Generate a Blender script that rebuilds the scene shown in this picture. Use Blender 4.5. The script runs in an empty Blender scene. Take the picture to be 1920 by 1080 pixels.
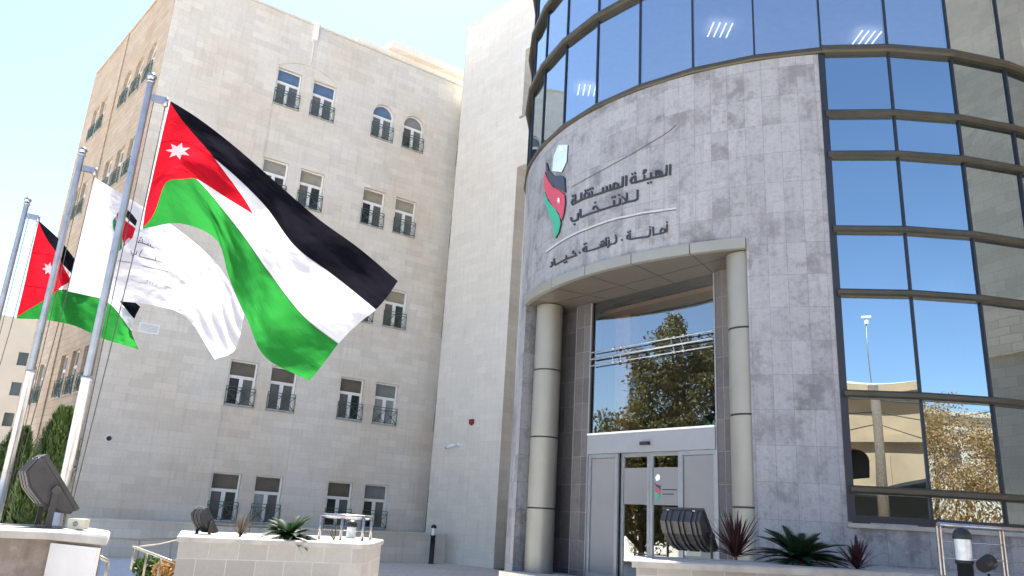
import bpy, math, random
from mathutils import Vector, Matrix, noise as mnoise
random.seed(7)
S = bpy.context.scene
COL = S.collection
rad = math.radians
V3 = Vector

# ------------------------------------------------------------------ camera
FPX, PITCH, ROLL, EYE = 1455.6, 0.29, 0.0589, 1.6
FWD = V3((0, math.cos(PITCH), math.sin(PITCH)))
_r0 = V3((1, 0, 0)); _u0 = _r0.cross(FWD)
RGT = _r0*math.cos(ROLL) + _u0*math.sin(ROLL)
UPV = -_r0*math.sin(ROLL) + _u0*math.cos(ROLL)
CAM = V3((0, 0, EYE))
cd = bpy.data.cameras.new('camera'); cam = bpy.data.objects.new('camera', cd); COL.objects.link(cam)
cd.sensor_width = 36; cd.lens = FPX*36/1920; cd.clip_start = .1; cd.clip_end = 3000
m = Matrix((RGT, UPV, -FWD)).transposed().to_4x4(); m.translation = CAM; cam.matrix_world = m
S.camera = cam

# ------------------------------------------------------------------ sky and sun
SUN_AZ, SUN_EL = rad(-10), rad(63)
w = bpy.data.worlds.new('World'); S.world = w; w.use_nodes = True
nt = w.node_tree; nt.nodes.clear()
sky = nt.nodes.new('ShaderNodeTexSky'); sky.sky_type = 'NISHITA'; sky.sun_disc = False
sky.sun_elevation = SUN_EL; sky.sun_rotation = SUN_AZ; sky.altitude = 900
sky.dust_density = .9; sky.air_density = 1.0; sky.ozone_density = .6
bg = nt.nodes.new('ShaderNodeBackground'); bg.inputs[1].default_value = 0.082
wo = nt.nodes.new('ShaderNodeOutputWorld')
nt.links.new(sky.outputs[0], bg.inputs[0]); nt.links.new(bg.outputs[0], wo.inputs[0])
sd = bpy.data.lights.new('sun', 'SUN'); sd.energy = 5.0; sd.angle = rad(.5); sd.color = (1, .965, .91)
sun = bpy.data.objects.new('sun', sd); COL.objects.link(sun)
_sv = V3((math.sin(SUN_AZ)*math.cos(SUN_EL), math.cos(SUN_AZ)*math.cos(SUN_EL), math.sin(SUN_EL)))
sun.rotation_euler = _sv.to_track_quat('Z', 'Y').to_euler(); sun.location = (0, 0, 40)
S.view_settings.view_transform = 'Standard'; S.view_settings.look = 'None'
S.view_settings.gamma = 1; S.view_settings.use_curve_mapping = False
S.view_settings.exposure = 2.1
S.render.engine = 'CYCLES'
S.cycles.max_bounces = 10; S.cycles.transparent_max_bounces = 12; S.cycles.glossy_bounces = 5
S.cycles.diffuse_bounces = 4
S.cycles.caustics_reflective = False; S.cycles.caustics_refractive = False

# ------------------------------------------------------------------ geometry of the place
def ray(x, y):
    return ((x-960)*RGT - (y-540)*UPV + FPX*FWD).normalized()
def at_z(x, y, z):
    d = ray(x, y); return CAM + d*((z-EYE)/d.z)
def at_dist(x, y, D):
    d = ray(x, y); return CAM + d*(D/math.hypot(d.x, d.y))
def on_plane(x, y, P, n):
    d = ray(x, y); return CAM + d*(((V3(P)-CAM).dot(n))/d.dot(n))
AL, AR = -0.7336, 0.9711
dL = V3((math.sin(AL), math.cos(AL), 0)); nT = V3((math.cos(AL), -math.sin(AL), 0))   # left-going facades, nT points away from viewer
dR = V3((math.sin(AR), math.cos(AR), 0)); nF = V3((math.cos(AR), -math.sin(AR), 0))   # nF points towards viewer
K = V3((-12.8317, 24.2822, 0))         # outer corner of the office building
T0 = V3((-0.143, 27.746, 0))           # edge of the recess in the stair tower
CC = V3((7.4226, 20.3, 0)); RAD = 7.2  # rotunda
ZUP = V3((0, 0, 1))
def cyl(th, z, r=RAD):
    a = rad(th); return V3((CC.x+r*math.cos(a), CC.y+r*math.sin(a), z))
def on_cyl(x, y, r=RAD):
    d = ray(x, y); a = d.x*d.x+d.y*d.y; b = -2*(d.x*CC.x+d.y*CC.y); c = CC.x**2+CC.y**2-r*r
    D = b*b-4*a*c
    t = (-b-math.sqrt(max(D, 0)))/(2*a)
    return CAM + d*t

# ------------------------------------------------------------------ mesh builder
class MB:
    def __init__(s): s.v = []; s.f = []; s.uv = []; s.sm = []
    def face(s, pts, uv=None, smooth=False):
        i = len(s.v); s.v += [V3(p) for p in pts]; s.f.append(tuple(range(i, i+len(pts))))
        if uv is None:
            n = V3((0, 0, 0))
            for k in range(len(pts)):
                a, b = V3(pts[k]), V3(pts[(k+1) % len(pts)])
                n += V3(((a.y-b.y)*(a.z+b.z), (a.z-b.z)*(a.x+b.x), (a.x-b.x)*(a.y+b.y)))
            if n.length > 0: n.normalize()
            if abs(n.z) > .7: uv = [(p[0], p[1]) for p in pts]
            else:
                t = V3((-n.y, n.x, 0)).normalized(); uv = [(V3(p).dot(t), p[2]) for p in pts]
        s.uv.append(uv); s.sm.append(smooth)
    def box(s, O, X, Y, Z):
        O, X, Y, Z = V3(O), V3(X), V3(Y), V3(Z)
        if X.cross(Y).dot(Z) < 0: X, Y = Y, X
        a, b, c, d = O, O+X, O+X+Y, O+Y; e, f, g, h = a+Z, b+Z, c+Z, d+Z
        for q in ((d, c, b, a), (e, f, g, h), (a, b, f, e), (b, c, g, f), (c, d, h, g), (d, a, e, h)): s.face(q)
    def cbox(s, c, hx, hy, hz, X=V3((1, 0, 0)), Y=V3((0, 1, 0)), Z=ZUP):
        s.box(V3(c)-X*hx-Y*hy-Z*hz, X*2*hx, Y*2*hy, Z*2*hz)
    def tube(s, path, r, n=8, cap=True):
        path = [V3(p) for p in path]; rs = r if isinstance(r, (list, tuple)) else [r]*len(path)
        rings = []
        for i, p in enumerate(path):
            t = (path[min(i+1, len(path)-1)]-path[max(i-1, 0)]).normalized()
            up = ZUP if abs(t.z) < .9 else V3((1, 0, 0))
            a = t.cross(up).normalized(); b = a.cross(t)
            rings.append([p+(a*math.cos(2*math.pi*k/n)+b*math.sin(2*math.pi*k/n))*rs[i] for k in range(n)])
        L = 0
        for i in range(len(path)-1):
            l2 = L+(path[i+1]-path[i]).length
            for k in range(n):
                j = (k+1) % n
                s.face((rings[i][j], rings[i][k], rings[i+1][k], rings[i+1][j]),
                       ((k+1, L), (k, L), (k, l2), (k+1, l2)), True)
            L = l2
        if cap:
            s.face(rings[0]); s.face(rings[-1][::-1])
    def lathe(s, c, prof, n=24, smooth=True):
        c = V3(c)
        for (r0, z0), (r1, z1) in zip(prof, prof[1:]):
            for k in range(n):
                a, b = 2*math.pi*k/n, 2*math.pi*(k+1)/n
                P = lambda r, z, t: c+V3((r*math.cos(t), r*math.sin(t), z))
                q = [P(r0, z0, a), P(r0, z0, b), P(r1, z1, b), P(r1, z1, a)]
                if r0 < 1e-6: q = [q[0], q[2], q[3]]
                elif r1 < 1e-6: q = [q[0], q[1], q[2]]
                s.face(q, None, smooth)
    def prism(s, pts, z0, z1):
        n = len(pts)
        if sum(pts[i][0]*pts[(i+1) % n][1]-pts[(i+1) % n][0]*pts[i][1] for i in range(n)) < 0: pts = pts[::-1]
        lo = [V3((p[0], p[1], z0)) for p in pts]; hi = [V3((p[0], p[1], z1)) for p in pts]
        s.face(lo[::-1]); s.face(hi); L = 0
        for i in range(n):
            j = (i+1) % n; d = (lo[j]-lo[i]).length
            s.face((lo[i], lo[j], hi[j], hi[i]), ((L, z0), (L+d, z0), (L+d, z1), (L, z1))); L += d
    def slab(s, pts, off):          # flat polygon with thickness along off
        off = V3(off); pts = [V3(p) for p in pts]; b = [p+off for p in pts]
        s.face(pts[::-1]); s.face(b)
        for i in range(len(pts)):
            j = (i+1) % len(pts); s.face((pts[i], pts[j], b[j], b[i]))
    def build(s, name, mat, parent=None, merge=False):
        me = bpy.data.meshes.new(name)
        me.from_pydata([tuple(v) for v in s.v], [], s.f)
        uvl = me.uv_layers.new(name='UVMap'); k = 0
        flat = []
        for u in s.uv:
            for a in u: flat += [a[0], a[1]]
        uvl.data.foreach_set('uv', flat)
        me.polygons.foreach_set('use_smooth', s.sm)
        me.materials.append(mat)
        if any(s.sm) or merge:
            import bmesh
            bm = bmesh.new(); bm.from_mesh(me); bmesh.ops.remove_doubles(bm, verts=bm.verts, dist=1e-5)
            bm.to_mesh(me); bm.free()
        me.update()
        o = bpy.data.objects.new(name, me); COL.objects.link(o)
        if parent: o.parent = parent
        return o
def tag(o, label=None, cat=None, group=None, kind=None):
    if label: o['label'] = label
    if cat: o['category'] = cat
    if group: o['group'] = group
    if kind: o['kind'] = kind
    return o
def empty(name, loc, label=None, cat=None, group=None, rz=0):
    o = bpy.data.objects.new(name, None); COL.objects.link(o); o.location = loc; o.rotation_euler = (0, 0, rz)
    o.empty_display_size = .2
    return tag(o, label, cat, group)
def at0(name, label, cat, group=None): return empty(name, (0, 0, 0), label, cat, group)
def rebase(root, loc):
    """move a thing's origin to its base; the parts keep their place"""
    loc = V3(loc); root.location = loc
    for c in root.children: c.location = c.location-loc
def copy_tree(o, parent=None):
    c = o.copy(); COL.objects.link(c)
    if parent: c.parent = parent
    for ch in list(o.children): copy_tree(ch, c)
    return c

# ------------------------------------------------------------------ materials
def mat(name):
    m_ = bpy.data.materials.new(name); m_.use_nodes = True; t = m_.node_tree
    return m_, t, t.nodes['Principled BSDF']
def N(t, typ, **kw):
    n = t.nodes.new(typ)
    for k, v in kw.items():
        if k in n.inputs.keys(): n.inputs[k].default_value = v
        else: setattr(n, k, v)
    return n
def mixc(t, fac, a, b, mode='MIX'):
    n = t.nodes.new('ShaderNodeMix'); n.data_type = 'RGBA'; n.blend_type = mode
    def put(i, v):
        if hasattr(v, 'links') or hasattr(v, 'is_linked'): t.links.new(v, n.inputs[i])
        else: n.inputs[i].default_value = v if isinstance(v, float) else (*v[:3], 1)
    put(0, fac); put(6, a); put(7, b)
    return n.outputs[2]
def ramp(t, src, lo, hi, a=0., b=1.):
    n = N(t, 'ShaderNodeMapRange'); n.inputs[1].default_value = lo; n.inputs[2].default_value = hi
    n.inputs[3].default_value = a; n.inputs[4].default_value = b; t.links.new(src, n.inputs[0]); return n.outputs[0]
def noi(t, vec, scale, detail=4, rough=.55, sx=None):
    if sx:
        mp = N(t, 'ShaderNodeMapping'); mp.inputs['Scale'].default_value = sx; t.links.new(vec, mp.inputs[0]); vec = mp.outputs[0]
    n = N(t, 'ShaderNodeTexNoise'); n.inputs['Scale'].default_value = scale; n.inputs['Detail'].default_value = detail
    n.inputs['Roughness'].default_value = rough; t.links.new(vec, n.inputs['Vector']); return n.outputs[0]
def plain(name, col, rough=.6, metal=0., nz=.12, scale=6, bump=0., spec=.5):
    m_, t, p = mat(name)
    g = N(t, 'ShaderNodeTexCoord').outputs['Object']
    f = noi(t, g, scale, 5)
    c = mixc(t, ramp(t, f, .3, .7), tuple(x*(1-nz) for x in col), tuple(min(1, x*(1+nz)) for x in col))
    t.links.new(c, p.inputs['Base Color']); p.inputs['Metallic'].default_value = metal
    p.inputs['Specular IOR Level'].default_value = spec
    t.links.new(ramp(t, f, .2, .8, rough*.85, min(1, rough*1.15)), p.inputs['Roughness'])
    if bump:
        b = N(t, 'ShaderNodeBump'); b.inputs['Strength'].default_value = bump; b.inputs['Distance'].default_value = .01
        t.links.new(noi(t, g, scale*6, 4), b.inputs['Height']); t.links.new(b.outputs[0], p.inputs['Normal'])
    return m_
def ashlar(name, c1, c2, joint, bw, rh, jsize=.006, off=.5, stain=(.75, .7, .62), stain_amt=.5, fine=.2, rough=.85, dark=None, bump=.35, streak=0.):
    m_, t, p = mat(name)
    uv = N(t, 'ShaderNodeTexCoord').outputs['UV']; ob = N(t, 'ShaderNodeTexCoord').outputs['Object']
    br = N(t, 'ShaderNodeTexBrick'); br.offset = off; br.squash = 1
    br.inputs['Scale'].default_value = 1; br.inputs['Brick Width'].default_value = bw; br.inputs['Row Height'].default_value = rh
    br.inputs['Mortar Size'].default_value = jsize; br.inputs['Mortar Smooth'].default_value = .3; br.inputs['Bias'].default_value = 0
    br.inputs['Color1'].default_value = (*c1, 1); br.inputs['Color2'].default_value = (*c2, 1); br.inputs['Mortar'].default_value = (*joint, 1)
    t.links.new(uv, br.inputs['Vector'])
    c = br.outputs['Color']
    big = noi(t, ob, .35, 5, .6)
    c = mixc(t, ramp(t, big, .42, .68, 0, stain_amt), c, stain, 'MULTIPLY')
    if dark:
        d1 = noi(t, ob, dark[1], 9, .72)
        # a coarse per-tile weight decides which slabs carry the dark mottling
        b2 = N(t, 'ShaderNodeTexBrick'); b2.offset = off
        for a_, v_ in (('Scale', 1), ('Brick Width', bw), ('Row Height', rh), ('Mortar Size', 0), ('Bias', -.25)): b2.inputs[a_].default_value = v_
        b2.inputs['Color1'].default_value = (0, 0, 0, 1); b2.inputs['Color2'].default_value = (1, 1, 1, 1)
        t.links.new(uv, b2.inputs['Vector'])
        k = N(t, 'ShaderNodeMath', operation='MULTIPLY_ADD'); t.links.new(b2.outputs['Color'], k.inputs[0]); k.inputs[1].default_value = .09
        t.links.new(d1, k.inputs[2])
        c = mixc(t, ramp(t, k.outputs[0], .53, .68, 0, dark[2]), c, dark[0])
        d2 = noi(t, ob, dark[1]*5, 6, .7)
        c = mixc(t, ramp(t, d2, .5, .72, 0, dark[2]*.55), c, dark[0])
        d3 = noi(t, ob, dark[1]*.5, 5, .7)
        c = mixc(t, ramp(t, d3, .5, .7, 0, .3), c, tuple(min(1, x*1.35) for x in c2))
    if streak:
        s_ = noi(t, uv, 1, 5, .65, (7, .5, 1))
        c = mixc(t, ramp(t, s_, .5, .75, 0, streak), c, (.55, .53, .5), 'MULTIPLY')
    f = noi(t, ob, 14, 8, .72)
    c = mixc(t, ramp(t, f, .3, .7, 0, fine), c, (.62, .6, .57), 'MULTIPLY')
    t.links.new(c, p.inputs['Base Color']); p.inputs['Roughness'].default_value = rough; p.inputs['Specular IOR Level'].default_value = .25
    b = N(t, 'ShaderNodeBump'); b.inputs['Strength'].default_value = bump; b.inputs['Distance'].default_value = .012
    h = N(t, 'ShaderNodeMath', operation='MULTIPLY_ADD'); t.links.new(noi(t, ob, 22, 6), h.inputs[0]); h.inputs[1].default_value = .6
    inv = N(t, 'ShaderNodeMath', operation='SUBTRACT'); inv.inputs[0].default_value = 1; t.links.new(br.outputs['Fac'], inv.inputs[1])
    t.links.new(inv.outputs[0], h.inputs[2]); t.links.new(h.outputs[0], b.inputs['Height']); t.links.new(b.outputs[0], p.inputs['Normal'])
    return m_
def mirror_glass(name, refl, through, fac, rough=0.0, wav=0.0):
    m_ = bpy.data.materials.new(name); m_.use_nodes = True; t = m_.node_tree; t.nodes.clear()
    g = N(t, 'ShaderNodeBsdfGlossy'); g.inputs['Color'].default_value = (*refl, 1); g.inputs['Roughness'].default_value = rough
    tr = N(t, 'ShaderNodeBsdfTransparent'); tr.inputs[0].default_value = (*through, 1)
    lw = N(t, 'ShaderNodeLayerWeight'); lw.inputs[0].default_value = .3
    f = ramp(t, lw.outputs['Fresnel'], 0, 1, fac, 1)
    mx = N(t, 'ShaderNodeMixShader'); t.links.new(f, mx.inputs[0]); t.links.new(tr.outputs[0], mx.inputs[1]); t.links.new(g.outputs[0], mx.inputs[2])
    if wav:
        b = N(t, 'ShaderNodeBump'); b.inputs['Strength'].default_value = wav; b.inputs['Distance'].default_value = .02
        t.links.new(noi(t, N(t, 'ShaderNodeTexCoord').outputs['Object'], .9, 1, .4), b.inputs['Height']); t.links.new(b.outputs[0], g.inputs['Normal'])
    o = N(t, 'ShaderNodeOutputMaterial'); t.links.new(mx.outputs[0], o.inputs[0]); return m_
def cloth(name, colnode_fn=None, col=(1, 1, 1), trans=.55):
    m_ = bpy.data.materials.new(name); m_.use_nodes = True; t = m_.node_tree; t.nodes.clear()
    c = colnode_fn(t) if colnode_fn else None
    d = N(t, 'ShaderNodeBsdfDiffuse'); tl = N(t, 'ShaderNodeBsdfTranslucent')
    if c: t.links.new(c, d.inputs[0]); t.links.new(c, tl.inputs[0])
    else: d.inputs[0].default_value = (*col, 1); tl.inputs[0].default_value = (*col, 1)
    mx = N(t, 'ShaderNodeMixShader'); mx.inputs[0].default_value = trans
    t.links.new(d.outputs[0], mx.inputs[1]); t.links.new(tl.outputs[0], mx.inputs[2])
    b = N(t, 'ShaderNodeBump'); b.inputs['Strength'].default_value = .55; b.inputs['Distance'].default_value = .03
    t.links.new(noi(t, N(t, 'ShaderNodeTexCoord').outputs['UV'], 9, 4, .6, (1, 2.2, 1)), b.inputs['Height'])
    t.links.new(b.outputs[0], d.inputs['Normal']); t.links.new(b.outputs[0], tl.inputs['Normal'])
    o = N(t, 'ShaderNodeOutputMaterial'); t.links.new(mx.outputs[0], o.inputs[0]); return m_
def leafmat(name, a, b, rough=.55):
    m_, t, p = mat(name)
    g = N(t, 'ShaderNodeTexCoord').outputs['Object']
    f = noi(t, g, 1.3, 3); f2 = noi(t, g, 9, 2)
    c = mixc(t, ramp(t, f, .35, .65), a, b)
    c = mixc(t, ramp(t, f2, .3, .7, 0, .6), c, tuple(x*.55 for x in a))
    t.links.new(c, p.inputs['Base Color']); p.inputs['Roughness'].default_value = rough
    p.inputs['Specular IOR Level'].default_value = .3
    tl = N(t, 'ShaderNodeBsdfTranslucent'); t.links.new(c, tl.inputs[0])
    mx = N(t, 'ShaderNodeMixShader'); mx.inputs[0].default_value = .3
    t.links.new(p.outputs[0], mx.inputs[1]); t.links.new(tl.outputs[0], mx.inputs[2])
    t.links.new(mx.outputs[0], t.nodes['Material Output'].inputs[0]); return m_
def emit(name, col, s):
    m_ = bpy.data.materials.new(name); m_.use_nodes = True; t = m_.node_tree; t.nodes.clear()
    e = N(t, 'ShaderNodeEmission'); e.inputs[0].default_value = (*col, 1); e.inputs[1].default_value = s
    o = N(t, 'ShaderNodeOutputMaterial'); t.links.new(e.outputs[0], o.inputs[0]); return m_

M_FRONT = ashlar('pale_limestone', (.755, .72, .655), (.665, .632, .578), (.60, .57, .52), .74, .25, .005, .5, (.90, .82, .73), .7, .3, streak=.25)
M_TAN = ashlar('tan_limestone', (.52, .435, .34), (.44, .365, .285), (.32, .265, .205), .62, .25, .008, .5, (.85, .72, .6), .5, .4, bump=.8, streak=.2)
M_TOWER = ashlar('fine_limestone', (.79, .765, .70), (.73, .705, .65), (.66, .635, .585), .6, .25, .004, .5, (.90, .87, .82), .4, .3, streak=.25)
M_GREY = ashlar('mottled_grey_marble', (.345, .36, .39), (.295, .308, .335), (.21, .218, .24), .335, .62, .005, 0, (.86, .86, .88), .4, .35, .6, ((.13, .13, .145), 2.1, .85), .25, .5)
M_SLATE = ashlar('dark_slate_stone', (.145, .14, .145), (.10, .098, .105), (.25, .24, .23), .45, .62, .006, 0, (.8, .8, .8), .5, .4, .6, ((.07, .07, .08), 2.5, .6), .3)
M_PLANT = ashlar('planter_stone', (.36, .35, .325), (.285, .275, .262), (.43, .415, .39), .42, .27, .008, .37, (.8, .78, .8), .5, .3, .8, ((.33, .31, .31), 1.1, .5), .3)
M_CAP = plain('bullnose_limestone', (.33, .32, .30), .6, nz=.2, scale=4, bump=.2)
M_PAVE = ashlar('terrace_paving', (.68, .64, .59), (.61, .57, .53), (.46, .43, .40), .6, .6, .008, .5, (.85, .84, .82), .5, .3, .8)
M_GROUND = plain('pale_bounce_ground', (.50, .44, .37), .9, nz=.12, scale=.6)  # ground coloured pale and warm so it bounces sunlight onto the facades
M_ASPH = plain('asphalt', (.06, .06, .062), .9, nz=.3, scale=20, bump=.3)
M_WHITE = plain('white_window_frame', (.78, .78, .77), .4, nz=.04)
M_GREEN = plain('green_painted_iron', (.035, .09, .075), .5, nz=.25, scale=12)
M_RING = plain('bronze_ring_metal', (.06, .055, .04), .38, .35, nz=.18, scale=3)
M_MULL = plain('dark_blue_mullion', (.008, .012, .025), .5, .0, nz=.2)
M_CHAMP = plain('champagne_metal', (.27, .268, .24), .42, .35, nz=.05, scale=2)
M_SOFF = plain('soffit_metal', (.13, .12, .10), .45, .25, nz=.06)
M_ALU = plain('door_aluminium', (.29, .315, .35), .35, .55, nz=.05)
M_HEAD = plain('door_header_panel', (.29, .305, .335), .4, .3, nz=.04)
M_FROST = plain('frosted_panel', (.21, .215, .225), .5, .1, nz=.1, scale=.8)
M_STEEL = plain('stainless_steel', (.44, .44, .45), .22, .9, nz=.1, scale=9)
M_STEELD = plain('brushed_pole_steel', (.40, .40, .41), .3, .8, nz=.12, scale=7)
M_BLACK = plain('black_plastic', (.015, .015, .018), .45, nz=.2)
M_FLOOD = plain('floodlight_housing', (.045, .045, .048), .5, .2, nz=.25, scale=8)
M_BEIGE = plain('beige_plastic_box', (.55, .54, .42), .6, nz=.08)
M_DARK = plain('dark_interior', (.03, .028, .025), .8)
M_CEIL = plain('interior_ceiling', (.82, .74, .80), .8, nz=.05)
M_INT = plain('interior_plaster', (.62, .33, .14), .7, nz=.12)
M_IFLOOR = plain('interior_floor', (.2, .17, .14), .4)
M_SOIL = plain('gravel_soil', (.40, .37, .33), .95, nz=.4, scale=30, bump=.6)
M_SIGN = plain('sign_letter_black', (.022, .026, .035), .5, nz=.2)
M_SRED = plain('sign_red', (.48, .055, .10), .5, nz=.08)
M_SGRN = plain('sign_green', (.03, .34, .22), .5, nz=.08)
M_SNAV = plain('sign_navy', (.035, .045, .075), .5, nz=.1)
M_SPALE = plain('sign_pale_blue', (.50, .66, .76), .35, nz=.12, scale=3)
M_SWHT = plain('sign_white', (.85, .87, .9), .5, nz=.03)
M_LINE = plain('sign_thin_line', (.10, .105, .11), .5)
M_PALEL = plain('pale_sign_band', (.44, .45, .48), .6)
M_PANEL = plain('painted_end_panel', (.50, .50, .51), .6, nz=.08, scale=3)
M_REDB = plain('alarm_red', (.25, .03, .025), .5)
M_GLASS = mirror_glass('blue_curtain_glass', (.43, .55, .64), (.22, .30, .42), .80, wav=.008)
M_GLASSU = mirror_glass('blue_upper_glass', (.66, .79, .88), (.78, .80, .84), .64, wav=.02)
M_LOBBY = mirror_glass('lobby_glass', (.54, .60, .64), (.8, .8, .8), .46)
M_DOORG = mirror_glass('door_glass', (.72, .78, .78), (.6, .62, .6), .30)
M_FLOODG = mirror_glass('floodlight_lens', (.7, .75, .8), (.3, .3, .3), .4)
M_CLEARD = plain('bollard_diffuser', (.62, .66, .68), .15, .1, nz=.15, scale=14)
M_FARW = plain('far_render_wall', (.44, .41, .36), .9, nz=.08, scale=.5)
M_HOUSE = plain('sandstone_house', (.42, .285, .165), .9, nz=.12, scale=.8)
M_HOUSE2 = plain('pale_house', (.46, .40, .32), .9, nz=.1, scale=.5)
M_BARK = plain('bark', (.13, .09, .06), .9, nz=.3, scale=10, bump=.5)
M_CABLE = plain('cable_black', (.02, .02, .02), .6)
M_ROPE = plain('halyard_rope', (.06, .055, .06), .8)
M_TRUNKP = plain('palm_stump', (.12, .085, .05), .9, nz=.35, scale=20, bump=.5)
M_LED = emit('fluorescent_tube', (.95, 1, 1), .8)
def pane_material(name, col, stripes=False, k=.12):
    m_, t, p = mat(name); p.inputs['Roughness'].default_value = .08; p.inputs['Specular IOR Level'].default_value = .8
    uv = N(t, 'ShaderNodeTexCoord').outputs['Object']
    c = mixc(t, ramp(t, noi(t, uv, 2, 3), .35, .65), tuple(x*.7 for x in col), col)
    if stripes:
        wv = N(t, 'ShaderNodeTexWave'); wv.bands_direction = 'Z'; wv.inputs['Scale'].default_value = 6; t.links.new(uv, wv.inputs[0])
        c = mixc(t, ramp(t, wv.outputs[1], .2, .8, 0, .35), c, tuple(x*.45 for x in col))
    t.links.new(c, p.inputs['Base Color']); return m_
PANES_TOP = [pane_material('pane_brown_blind', (.15, .13, .10), True), pane_material('pane_pale_blind', (.34, .31, .24), True),
             pane_material('pane_sky_blue', (.10, .17, .27)), pane_material('pane_grey_blind', (.22, .23, .23), True)]
PANES_LOW = [pane_material('pane_grey_curtain', (.16, .155, .15)), pane_material('pane_dark', (.035, .035, .035)), pane_material('pane_light_curtain', (.36, .38, .38))]

# ------------------------------------------------------------------ ground
g = MB(); g.face([(-900, -900, -.02), (900, -900, -.02), (900, 900, -.02), (-900, 900, -.02)])
tag(g.build('ground', M_GROUND), kind='structure')
g = MB(); g.prism([(-14, 5.6), (-3.1, 5.6), (1.2, 8.2), (18, 12), (18, 34), (-8, 34), (-30, 40), (-26, 12)], -.01, .0)
tag(g.build('terrace_pavement', M_PAVE), kind='structure')

# ------------------------------------------------------------------ wall with real openings
def wall_panel(mb, P0, d, out, z0, z1, L0, L1, ops):
    """ops: (a, b, zb, zt, rise, depth); rise 0 = square head, else arch of that rise ending at zt"""
    xs = sorted({L0, L1, *[o[0] for o in ops], *[o[1] for o in ops]}); zs = sorted({z0, z1, *[o[2] for o in ops], *[o[3] for o in ops]})
    xs = [x for x in xs if L0-1e-6 <= x <= L1+1e-6]; zs = [z for z in zs if z0-1e-6 <= z <= z1+1e-6]
    P = lambda u, z, dep=0: P0+d*u+ZUP*z-out*dep
    flip = d.cross(ZUP).dot(out) < 0
    def q(*pts): mb.face(pts[::-1] if flip else pts, None if not flip else None)
    for xa, xb in zip(xs, xs[1:]):
        run = None
        for za, zb in zip(zs, zs[1:]):
            cx, cz = (xa+xb)/2, (za+zb)/2
            inside = any(o[0] < cx < o[1] and o[2] < cz < o[3] for o in ops)
            if inside:
                if run: q(P(xa, run[0]), P(xb, run[0]), P(xb, run[1]), P(xa, run[1])); run = None
            else: run = (run[0], zb) if run else (za, zb)
        if run: q(P(xa, run[0]), P(xb, run[0]), P(xb, run[1]), P(xa, run[1]))
    for a, b, zb, zt, rise, dep in ops:
        zs_ = zt-rise
        q(P(a, zb), P(a, zb, dep), P(b, zb, dep), P(b, zb))
        q(P(a, zb), P(a, zs_), P(a, zs_, dep), P(a, zb, dep))
        q(P(b, zb, dep), P(b, zs_, dep), P(b, zs_), P(b, zb))
        if rise <= 0: q(P(a, zt), P(b, zt), P(b, zt, dep), P(a, zt, dep))
        else:
            n = 14; c = (a+b)/2; hw = (b-a)/2
            R_ = (hw*hw+rise*rise)/(2*rise); A0 = math.asin(min(1, hw/R_))
            arc = [(c+R_*math.sin(-A0+2*A0*i/n), zt-R_+R_*math.cos(-A0+2*A0*i/n)) for i in range(n+1)]
            for (u0, w0), (u1, w1) in zip(arc, arc[1:]):
                q(P(u0, w0), P(u1, w1), P(u1, zt), P(u0, zt))
                q(P(u0, w0, dep), P(u1, w1, dep), P(u1, w1), P(u0, w0))
WZ = [1.03, 4.83, 8.62, 12.54, 16.38]; WH = 1.55
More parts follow.
